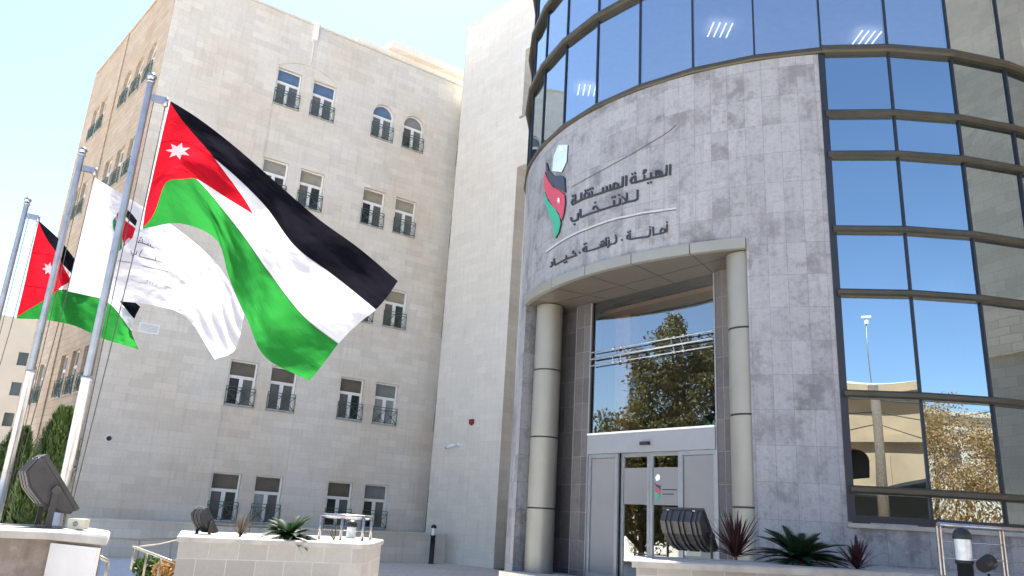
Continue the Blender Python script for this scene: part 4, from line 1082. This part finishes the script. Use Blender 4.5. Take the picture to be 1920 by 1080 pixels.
# ------------------------------------------------------------------ bollards
def bollard(P, label, H=1.3):
    root = empty('bollard_light', P, label, 'bollard', 'bollard lights')
    q = MB(); q.lathe((0, 0, 0), [(.12, 0), (.12, .02), (.085, .02), (.085, H-.40), (.098, H-.40), (.098, H-.36), (0, H-.36)], 24); q.build('post', M_BLACK, root)
    q = MB(); q.lathe((0, 0, 0), [(.088, H-.36), (.088, H-.12)], 24); q.build('diffuser', M_CLEARD, root)
    q = MB(); q.lathe((0, 0, 0), [(0, H-.125), (.10, H-.125), (.103, H-.11), (.095, H-.06), (.07, H-.02), (.03, H), (0, H)], 24); q.build('dome_cap', M_BLACK, root)
    return root
P = at_z(808, 1057, 0); bollard(P, 'black bollard light standing at the foot of the stair tower')
P = at_dist(661, 975, 15.4); bollard(V3((P.x, P.y, .0)), 'black bollard light behind the right end of the middle planter', P.z)
P = at_dist(1802, 990, 10.9); bollard(V3((P.x, P.y, .2)), 'black bollard light behind the steel rail at lower right', P.z-.2)
# spot light behind the rail
P = at_dist(1852, 1062, 10.9); r = at0('ground_spotlight', 'small black spotlight beside the bollard behind the steel rail', 'spotlight')
q = MB(); q.tube([P+V3((-.08, -.03, .0)), P+V3((.06, .05, .05))], [.075, .09], 14); q.build('lamp_head', M_BLACK, r)
q = MB(); q.tube([P+V3((0, 0, -.08)), P+V3((.05, 0, -.5))], .015, 8); q.build('stem', M_BLACK, r); rebase(r, P-ZUP*.5)

# ------------------------------------------------------------------ railings
def railing(label, pts, H, rails, name='handrail', matr=M_STEEL, dbl=False, rr=.026, pr=.018, group=None):
    root = at0(name, label, 'railing', group); pts = [V3(p) for p in pts]
    q = MB(); q.tube([p+ZUP*H for p in pts], rr, 12); q.build('top_rail', matr, root)
    for p in pts:
        q = MB()
        if dbl:
            for s_ in (-.022, .022): q.box(p+V3((s_-.009, -.012, 0)), V3((.018, 0, 0)), V3((0, .024, 0)), ZUP*(H-rr*.6))
        else: q.tube([p, p+ZUP*(H-rr*.5)], pr, 8)
        q.build('post', matr, root)
    for h in rails:
        q = MB(); q.tube([p+ZUP*h for p in pts], .009, 6); q.build('lower_rail', matr, root)
    rebase(root, pts[0]); return root
a = at_z(1776, 1079, Z_R); b = at_z(1896, 1084, Z_R); dv = b-a
railing('stainless steel rail with double posts on the right planter wall', [a+V3((0, .1, 0)), b+V3((0, .1, 0)), b+dv+V3((0, .1, 0)), b+dv*2+V3((0, .1, 0))], .60, (.2, .4), dbl=True, rr=.032)
e1 = at_dist(597, 1015, 14.4); e2 = at_dist(678, 1018, 14.2); hh = at_dist(597, 965, 14.4).z-e1.z; e2.z = e1.z
railing('bright steel balustrade behind the right end of the middle planter', [e1, e1.lerp(e2, .5), e2, e2+V3((.0, .9, 0))], hh, (.2, .4), rr=.035, pr=.025)
M_RTAN = plain('tan_handrail', (.28, .25, .20), .5, .3)
P1_ = V3((*on_plane(405, 984, K+nF*3.4, nF)[:2], 0)); P2_ = V3((*on_plane(580, 990, K+nF*3.4, nF)[:2], 0)); 
zt1 = on_plane(405, 984, K+nF*3.4, nF).z
railing('thin tan handrail in front of the lowest office windows', [P1_, P1_.lerp(P2_, .35), P2_.lerp(P1_, .1)], zt1, (), matr=M_RTAN, rr=.03)
# ramp rails at the left
def rpt(x, y, D): return at_dist(x, y, D)
def free_rail(label, tops, bots, extra=()):
    root = at0('ramp_railing', label, 'railing', 'railings of the ramp between the planters')
    q = MB(); q.tube(tops, .022, 8); q.build('top_rail', M_RTAN, root)
    for t_, b_ in bots: q = MB(); q.tube([t_, b_], .018, 8); q.build('post', M_RTAN, root)
    for e_ in extra: q = MB(); q.tube(e_, .012, 6); q.build('lower_rail', M_RTAN, root)
    rebase(root, bots[0][1])
a, b, c = rpt(337, 1009, 17), rpt(252, 1026, 15.5), rpt(200, 1022, 20)
free_rail('ramp handrail rising towards the middle planter', [rpt(200, 1010, 19), rpt(262, 1012, 19.3), rpt(337, 1010, 19.5)], [(rpt(262, 1012, 19.3), rpt(258, 1052, 19.3)), (rpt(322, 1011, 19.5), rpt(318, 1050, 19.5))])
free_rail('sloping ramp handrail going down beside the middle planter', [rpt(250, 1025, 15.5), rpt(290, 1040, 14.6), rpt(330, 1056, 13.6)], [(rpt(252, 1026, 15.5), rpt(245, 1068, 15.5)), (rpt(276, 1036, 15), rpt(268, 1082, 15)), (rpt(302, 1046, 14.4), rpt(294, 1095, 14.4))], [[rpt(252, 1026, 15.5), rpt(300, 1020, 16.6), rpt(337, 1011, 17.6)]])
free_rail('short end of a ramp handrail beside the near left planter', [rpt(180, 1040, 11), rpt(204, 1053, 11)], [(rpt(203, 1053, 11), rpt(194, 1095, 11))])
q = MB(); P0_ = at_z(200, 1062, .02); 
q.prism([tuple(at_z(190, 1054, .0)[:2]), tuple(at_z(330, 1050, .0)[:2]), tuple(at_z(330, 1092, 0)[:2]), tuple(at_z(180, 1092, 0)[:2])], .004, .06)
tag(q.build('ramp_path', plain('pale_ramp_paving', (.55, .57, .6), .8, nz=.08)), kind='structure')

# ------------------------------------------------------------------ plants
M_CYC = leafmat('cycad_green', (.009, .033, .011), (.022, .06, .02), .6)  # leaf colour darkened to stand in for shade on the planters
M_CORD = leafmat('cordyline_red', (.038, .014, .017), (.065, .02, .024), .5)
M_CYP = leafmat('cypress_green', (.03, .065, .015), (.09, .15, .03))
M_OLIVE = leafmat('olive_green_leaves', (.12, .115, .04), (.30, .25, .09))
M_BROWN = leafmat('autumn_leaves', (.36, .21, .08), (.50, .31, .12))
M_FROND = leafmat('frond_green', (.05, .10, .02), (.14, .20, .05))
def cycad(P, s, label, seed):
    root = empty('cycad_plant', P, label, 'cycad', 'cycads in the planters'); rnd = random.Random(seed)
    q = MB(); q.lathe((0, 0, 0), [(.09*s, 0), (.11*s, .08*s), (.07*s, .16*s), (0, .18*s)], 10); q.build('stem', M_TRUNKP, root)
    q = MB()
    for k in range(54):
        a = 2*math.pi*k/54*5.2+rnd.uniform(-.15, .15); up = rnd.uniform(.25, 1.15) if k < 38 else rnd.uniform(.0, .45); L = s*rnd.uniform(.55, .82)
        d = V3((math.cos(a), math.sin(a), 0)); pts = []
        for i in range(15):
            t = i/14; pts.append(V3((0, 0, .12*s))+d*(L*(t*math.cos(up)+.12*t*t))+ZUP*(L*(t*math.sin(up)-.42*t*t*(1.15-up*.55))))
        for i in range(14):
            t = i/14; tg = (pts[i+1]-pts[i]).normalized(); sd_ = tg.cross(ZUP).normalized(); nn = sd_.cross(tg)
            q.face([pts[i]-sd_*.006*s, pts[i]+sd_*.006*s, pts[i+1]+sd_*.005*s, pts[i+1]-sd_*.005*s])
            if i < 1: continue
            ll = s*.17*math.sin(math.pi*min(1, .12+t*.93))**.6
            for sg in (-1, 1):
                for h in (0, .33, .66):
                    b_ = pts[i].lerp(pts[i+1], h); e_ = b_+(sd_*sg*.8+tg*.75+nn*.28).normalized()*ll*rnd.uniform(.85, 1.1)
                    q.face([b_-tg*.012*s, b_+tg*.014*s, e_])
    q.build('fronds', M_CYC, root); return root
def cordyline(P, s, label, seed, matr=None, n=60):
    root = empty('cordyline_plant', P, label, 'spiky plant', 'spiky plants in the planters'); rnd = random.Random(seed)
    q = MB(); q.tube([(0, 0, 0), (0, 0, .14*s)], [.035*s, .03*s], 8); q.build('stem', M_TRUNKP, root)
    q = MB()
    for k in range(n):
        a = rnd.uniform(0, 2*math.pi); up = rnd.triangular(.1, 1.5, 1.15); L = s*rnd.uniform(.6, .95)*(1 if up > .5 else .8)
        d = V3((math.cos(a), math.sin(a), 0)); b = V3((0, 0, .1*s+rnd.uniform(0, .06)*s)); prev = None
        sd_ = V3((-d.y, d.x, 0)); nseg = 7; bend = rnd.uniform(.04, .22)*(1.4-up*.6)
        for i in range(nseg+1):
            t = i/nseg; p = b+d*(L*t*math.cos(up))+ZUP*(L*(t*math.sin(up)-bend*t*t*t)); w_ = s*.019*(math.sin(math.pi*min(1, .22+.78*t))**.7)+.0008
            cur = (p-sd_*w_, p+ZUP*w_*-.5, p+sd_*w_)
            if prev: q.face([prev[0], prev[1], cur[1], cur[0]]); q.face([prev[1], prev[2], cur[2], cur[1]])
            prev = cur
    q.build('leaves', matr or M_CORD, root); return root
P = at_z(1396, 1052, Z_R); cordyline(V3((P.x, P.y+.4, Z_R-.06)), .78, 'dark red spiky plant left of the green cycad on the right planter', 1, n=80)
P = at_z(1522, 1060, Z_R); cycad(V3((P.x, P.y+.45, Z_R-.09)), .92, 'green cycad between two dark red spiky plants on the right planter', 2)
P = at_z(1630, 1068, Z_R); cordyline(V3((P.x, P.y+.35, Z_R-.08)), .54, 'dark red spiky plant right of the green cycad on the right planter', 3, n=70)
P = at_z(526, 1012, Z_M); cycad(V3((P.x, P.y+.5, Z_M-.06)), .68, 'dark green cycad in the middle planter', 4)
M_THIN = leafmat('thin_brown_leaves', (.07, .05, .035), (.12, .10, .06))
P = at_z(434, 1006, Z_M); cordyline(V3((P.x, P.y+.4, Z_M-.06)), .50, 'thin sparse spiky plant between the floodlight and the cycad', 5, M_THIN, 26)
P = at_z(617, 1014, Z_M); cordyline(V3((P.x, P.y+.4, Z_M-.06)), .36, 'tiny bare spiky plant in front of the steel balustrade', 6, M_THIN, 10)

def leaf_cloud(q, c, rx, ry, rz, n, s, rnd, core=.0):
    for _ in range(n):
        while True:
            x, y, z = rnd.uniform(-1, 1), rnd.uniform(-1, 1), rnd.uniform(-1, 1); r2 = x*x+y*y+z*z
            if core*core < r2 < 1: break
        p = V3((c[0]+x*rx, c[1]+y*ry, c[2]+z*rz)); a = V3((rnd.gauss(0, 1), rnd.gauss(0, 1), rnd.gauss(0, 1))).normalized()
        b = a.cross(V3((rnd.gauss(0, 1), rnd.gauss(0, 1), rnd.gauss(0, 1)))).normalized(); k = s*rnd.uniform(.6, 1.3)
        q.face([p-a*k, p+b*k*.45, p+a*k, p-b*k*.45])
def tree(P, H, rx, label, matr, seed, nclump=60, per=90, leaf=.13, trunk_h=.35, group=None, name='leafy_tree'):
    rnd = random.Random(seed); root = empty(name, P, label, 'tree', group)
    q = MB(); th = H*trunk_h; q.tube([(0, 0, 0), (.08, .03, th*.6), (0, 0, th*1.3), (.1, 0, H*.75)], [H*.028, H*.022, H*.016, H*.006], 10)
    for k in range(7):
        a = k*2.4; z = th*(.8+.12*k); e_ = V3((math.cos(a)*rx*.65, math.sin(a)*rx*.65, z+H*.22)); q.tube([(0, 0, z), e_*.5+V3((0, 0, z*.45)), e_], [H*.012, H*.008, H*.003], 6)
    q.build('trunk', M_BARK, root)
    q = MB(); cz = (th+H)/2; rz = (H-th)/2
    for k in range(nclump):
        while True:
            x, y, z = rnd.uniform(-1, 1), rnd.uniform(-1, 1), rnd.uniform(-1, 1); r2 = x*x+y*y+z*z
            if .2 < r2 < 1: break
        cr = rx*rnd.uniform(.14, .3); leaf_cloud(q, (x*rx*.85, y*rx*.85, cz+z*rz*.9), cr, cr, cr*.75, per, leaf, rnd)
    q.build('crown', matr, root); return root
def cypress(P, H, r_, label, seed, group='cypress columns beside the office building'):
    rnd = random.Random(seed); root = empty('cypress_tree', P, label, 'tree', group)
    q = MB(); q.tube([(0, 0, 0), (0, 0, H*.8)], [.07, .02], 8); q.build('trunk', M_BARK, root)
    q = MB()
    for _ in range(17000):
        t = rnd.random()**.85; z = .25+t*(H-.25); lump = 1+.25*mnoise.noise(V3((z*1.5, seed, 0)))
        R_ = r_*lump*(min(1, (1-t)*3.2+.12)**.6)*(.75+.25*min(1, t*5)); a = rnd.uniform(0, 2*math.pi); rr = R_*rnd.uniform(.55, 1.0)*(1+.14*math.sin(5*a+z*3))
        p = V3((rr*math.cos(a), rr*math.sin(a), z)); d = (V3((math.cos(a)*.35, math.sin(a)*.35, 1))+V3((rnd.gauss(0, .25), rnd.gauss(0, .25), 0))).normalized()
        s_ = V3((-math.sin(a), math.cos(a), 0)); k = rnd.uniform(.03, .075)
        q.face([p, p+s_*k*.22+d*k*.5, p+d*k*1.4, p-s_*k*.22+d*k*.5])
    q.build('crown', matr_cyp, root); return root
matr_cyp = M_CYP
def az_pt(x, y, D): p = at_dist(x, y, D); return V3((p.x, p.y, 0)), p.z
P, z = az_pt(97, 766, 13.2); P2b, _ = az_pt(78, 970, 13.2); cypress(V3((P2b.x, P2b.y, 0)), z, .27, 'slim cypress between the two nearer flagpoles', 11)
P, z = az_pt(12, 798, 16); P2b, _ = az_pt(4, 960, 15); cypress(P2b, z-.1, .32, 'broad cypress at the left edge behind the far flagpole', 12)
P2b, _ = az_pt(50, 965, 12.0); cypress(P2b, 2.0, .22, 'low dark cypress behind the near floodlight', 13)
# drooping palm fronds
P, z = az_pt(52, 850, 15.5); root = empty('small_palm', V3((P.x, P.y, 0)), 'feathery light green palm between the cypresses', 'palm'); rnd = random.Random(9)
q = MB(); q.tube([(0, 0, 0), (0, 0, z-.5)], [.12, .09], 8); q.build('trunk', M_TRUNKP, root)
q = MB()
for k in range(20):
    a = k*2.4+rnd.uniform(-.2, .2); up = rnd.uniform(.5, 1.3); L = rnd.uniform(.8, 1.15); d = V3((math.cos(a), math.sin(a), 0)); pts = [V3((0, 0, z-.5))+d*(L*t*math.cos(up))+ZUP*(L*(t*math.sin(up)-.7*t*t)) for t in [i/12 for i in range(13)]]
    for i in range(12):
        tg = (pts[i+1]-pts[i]).normalized(); sd_ = tg.cross(ZUP).normalized()
        for sg in (-1, 1):
            for h in (0, .33, .66):
                b_ = pts[i].lerp(pts[i+1], h); e_ = b_+(sd_*sg+tg*.9-ZUP*.25).normalized()*.30; q.face([b_-tg*.008, b_+tg*.01, e_])
q.build('fronds', M_FROND, root)
# low shrubs by the ramp
for i, (x, y, D, r_, mt, lb) in enumerate(((282, 1064, 18, .35, M_CYP, 'small dark green shrub beside the ramp'), (315, 1068, 17.5, .28, M_BROWN, 'small yellowish shrub beside the ramp'))):
    P = at_dist(x, y, D); root = empty('low_shrub', V3((P.x, P.y, 0)), lb, 'shrub'); q = MB(); leaf_cloud(q, (0, 0, max(.2, P.z)), r_, r_, r_*.7, 900, .05, random.Random(i)); q.build('foliage', mt, root)
    q = MB(); q.tube([(0, 0, 0), (0, 0, max(.2, P.z))], .03, 6); q.build('stem', M_BARK, root)

# ------------------------------------------------------------------ far apartment block at the left
def far_block():
    root = at0('apartment_block', 'distant beige apartment block with dark square windows at the left edge', 'building')
    az0 = rad(-31.4); D = 62; d = V3((math.sin(rad(-38)), math.cos(rad(-38)), 0)).cross(ZUP)  # along the facade, to the right
    R_ = V3((math.sin(az0)*D, math.cos(az0)*D, 0)); d = V3((math.cos(rad(-24)), -math.sin(rad(-24)), 0)); n = V3((d.y, -d.x, 0))
    zt = EYE+D*math.tan(rad(10.3)); q = MB(); A = R_+d*3
    ops = []
    for k in range(4):
        z = zt-2.35-k*2.05
        for m_ in range(8): ops.append((.25+m_*2.6, 1.45+m_*2.6, z-.75, z+.15, 0, .25))
    wall_panel(q, A, -d, n, -.2, zt, 0, 26, ops); q.box(A-n*.4, -n*10, -d*26, ZUP*zt); q.box(A+n*.05+ZUP*zt, -n*.4, -d*26, ZUP*.15)
    q.build('wall', M_FARW, root)
    for a, b, z0, z1, _, dep in ops:
        w_ = MB(); w_.box(A-d*(b-.02)-n*.22+ZUP*(z0+.02), d*(b-a-.04), n*.04, ZUP*(z1-z0-.04)); wo_ = w_.build('window', PANES_LOW[1], root)
    w_ = MB(); z = zt-2.35-2*2.05-1.0; a_ = ops[0][0]; w_.box(A-d*(a_+.6)+n*.01+ZUP*(z-.3), d*.5, n*.25, ZUP*.4); w_.build('air_conditioner', M_SWHT, root)
    rebase(root, A)
far_block()

# ------------------------------------------------------------------ surroundings behind and beside the camera (seen in the glass)
def house():
    root = at0('sandstone_house', 'sunlit sandstone corner house with arched porch, mirrored in the curved glass', 'building')
    o = V3((12.3, -9.5, 0)); x = V3((-.97, -.24, 0)); y = V3((.24, -.97, 0))       # x to the left seen in the glass, y away
    q = MB(); ops = [(2.45, 3.9, 4.1, 5.5, .6, .8), (5.4, 6.6, 2.6, 4.3, 0, .5), (5.0, 6.2, 6.2, 7.4, 0, .3)]
    wall_panel(q, o, x, -y, 0, 8.0, 0, 9, ops); q.box(o+y*1.2, y*8, x*9, ZUP*8)
    wall_panel(q, o, y, -x, 0, 8.0, 0, 9, [(1.2, 3.0, 2.6, 4.5, .8, .6), (4.5, 5.7, 2.8, 4.3, 0, .4)])
    q.box(o-y*.5-x*.5+ZUP*8, x*10, y*10, ZUP*.35); q.box(o-y*.25-x*.25+ZUP*5.75, x*9.5, y*.3, ZUP*.35); q.box(o+x*1.5-y*.3, x*.25, y*.3, ZUP*5.1)
    q.build('wall', M_HOUSE, root)
    q = MB(); q.box(o+y*.9+x*.2, x*8.6, y*.1, ZUP*7.5); q.build('dark_rooms', M_DARK, root)
    q = MB(); q.face([o-y*.5-x*.5+ZUP*8.36, o+x*9.5-y*.5+ZUP*8.36, o+x*4.5+y*4.5+ZUP*9.4]); q.face([o-y*.5-x*.5+ZUP*8.36, o+x*4.5+y*4.5+ZUP*9.4, o-x*.5+y*9.5+ZUP*8.36]); q.build('roof', M_HOUSE2, root)
    rebase(root, o)
    r2 = at0('antenna_mast', 'thin white mast on the roof of the mirrored sandstone house', 'antenna'); p = o+x*2.2+y*3+ZUP*8.9
    q = MB(); q.tube([p, p+ZUP*3.2], .022, 8); q.build('mast', M_CHAMP, r2); q = MB(); q.cbox(p+ZUP*3.25, .2, .05, .04); q.cbox(p+ZUP*3.0, .07, .07, .08); q.build('antenna_head', M_SWHT, r2); rebase(r2, p)
house()
q = MB(); pb = V3((9.45, -4.5, 0)); q.tube([pb, pb+ZUP*7.4], [.22, .18], 12)
r = at0('utility_pole', 'dark utility pole in front of the mirrored sandstone house', 'pole'); q.build('post', M_BARK, r)
for k, (dx, dz) in enumerate(((16, 1.4), (16, .2), (15, -1.2))):
    for sg in (1, -1):
        q = MB(); a = pb+ZUP*(6.9-.5*k); b = pb+V3((sg*dx, -3*sg, 6.6+dz-.5*k)); q.tube([a.lerp(b, t)-ZUP*(1.6*t*(1-t)*2) for t in [i/10 for i in range(11)]], .02, 5); q.build('cable', M_CABLE, r)
rebase(r, pb)
q = MB(); O = V3((38, -20, 0)); q.box(O, V3((-15, 0, 0)), V3((0, -8, 0)), ZUP*9.4)
for k in range(3):
    pass
r = at0('pale_house', 'pale stone house behind the brown tree, mirrored in the glass', 'building'); q.build('wall', M_HOUSE2, r)
for k in range(4):
    w_ = MB(); w_.box(O+V3((-3-2.6*k, .01, 6.4)), V3((.9, 0, 0)), V3((0, .06, 0)), ZUP*1.1); w_.build('window', PANES_LOW[1], r)
q = MB(); q.box(O+V3((.3, .3, 9.4)), V3((-15.6, 0, 0)), V3((0, -8.6, 0)), ZUP*.3); q.build('roof', M_HOUSE2, r); rebase(r, O)
tree(V3((18.4, -4.0, 0)), 7.4, 3.4, 'brown autumn tree mirrored in the curved glass', M_BROWN, 21, 210, 150, .065, .08)
r = at0('dark_canopy', 'dark sloping parking canopy in front of the mirrored sandstone house', 'canopy')
q = MB(); q.slab([(7.0, -7.6, 3.35), (9.6, -7.6, 3.4), (13.0, -7.6, 4.5), (13.0, -7.6, 4.38), (9.6, -7.6, 3.28), (7.0, -7.6, 3.22)], (0, 2.6, 0)); q.build('roof_sheet', M_DARK, r)
q = MB(); q.slab([(7.0, -7.5, 0), (7.0, -7.5, 3.3), (9.6, -7.5, 3.3), (12.9, -7.5, 4.4), (12.9, -7.5, 0)], (0, -.06, 0)); q.build('back_panel', M_DARK, r)
for x_, z_ in ((7.1, 3.22), (9.7, 3.3), (12.8, 4.3)):
    q = MB(); q.tube([(x_, -5.1, 0), (x_, -5.1, z_)], .06, 8); q.build('post', M_BLACK, r)
rebase(r, V3((9.6, -6.3, 0)))
# trees left of the terrace: mirrored in the lobby glass
for (x, y, H, rx, mt, lb, sd_, nc) in ((-18, 16.6, 12.4, 3.4, M_OLIVE, 'tallest olive tree mirrored at the right of the lobby window', 31, 230),
        (-19, 19.0, 8.2, 3.4, M_OLIVE, 'round olive tree mirrored in the middle of the lobby window', 32, 190), (-17, 21.8, 6.0, 2.6, M_OLIVE, 'lowest olive tree mirrored at the left of the lobby window', 33, 110)):
    tree(V3((x, y, 0)), H, rx, lb, mt, sd_, nc, 110, .12, .06, group='olive trees beyond the terrace')
cypress(V3((-24, 19.8, 0)), 10.5, .6, 'thin dark cypress mirrored in the lobby window', 34, None)
# stone wing on the right that the curved glass mirrors
q = MB(); a = V3((18.6, 5.8, 0)); b = V3((19.5, 15.2, 0)); 
r = at0('stone_wing', 'tall grey stone wing of the building, mirrored as a dark mass in the right panes', 'building')
q.prism([(18.6, 5.8), (30, 3.5), (32, 22), (17.5, 22)], -.1, 24)
q.build('wall', ashlar('grey_wing_stone', (.46, .40, .32), (.38, .33, .27), (.28, .25, .2), .6, .3, .006, .5, (.8, .75, .7), .5, .4), r)
q = MB(); q.box(V3((18.3, 5.4, 7.2)), V3((.3, 0, 0)), V3((-.6, 16, 0)), ZUP*1.1); q.build('cornice_band', M_TAN, r)
rebase(r, V3((18.6, 5.8, 0)))
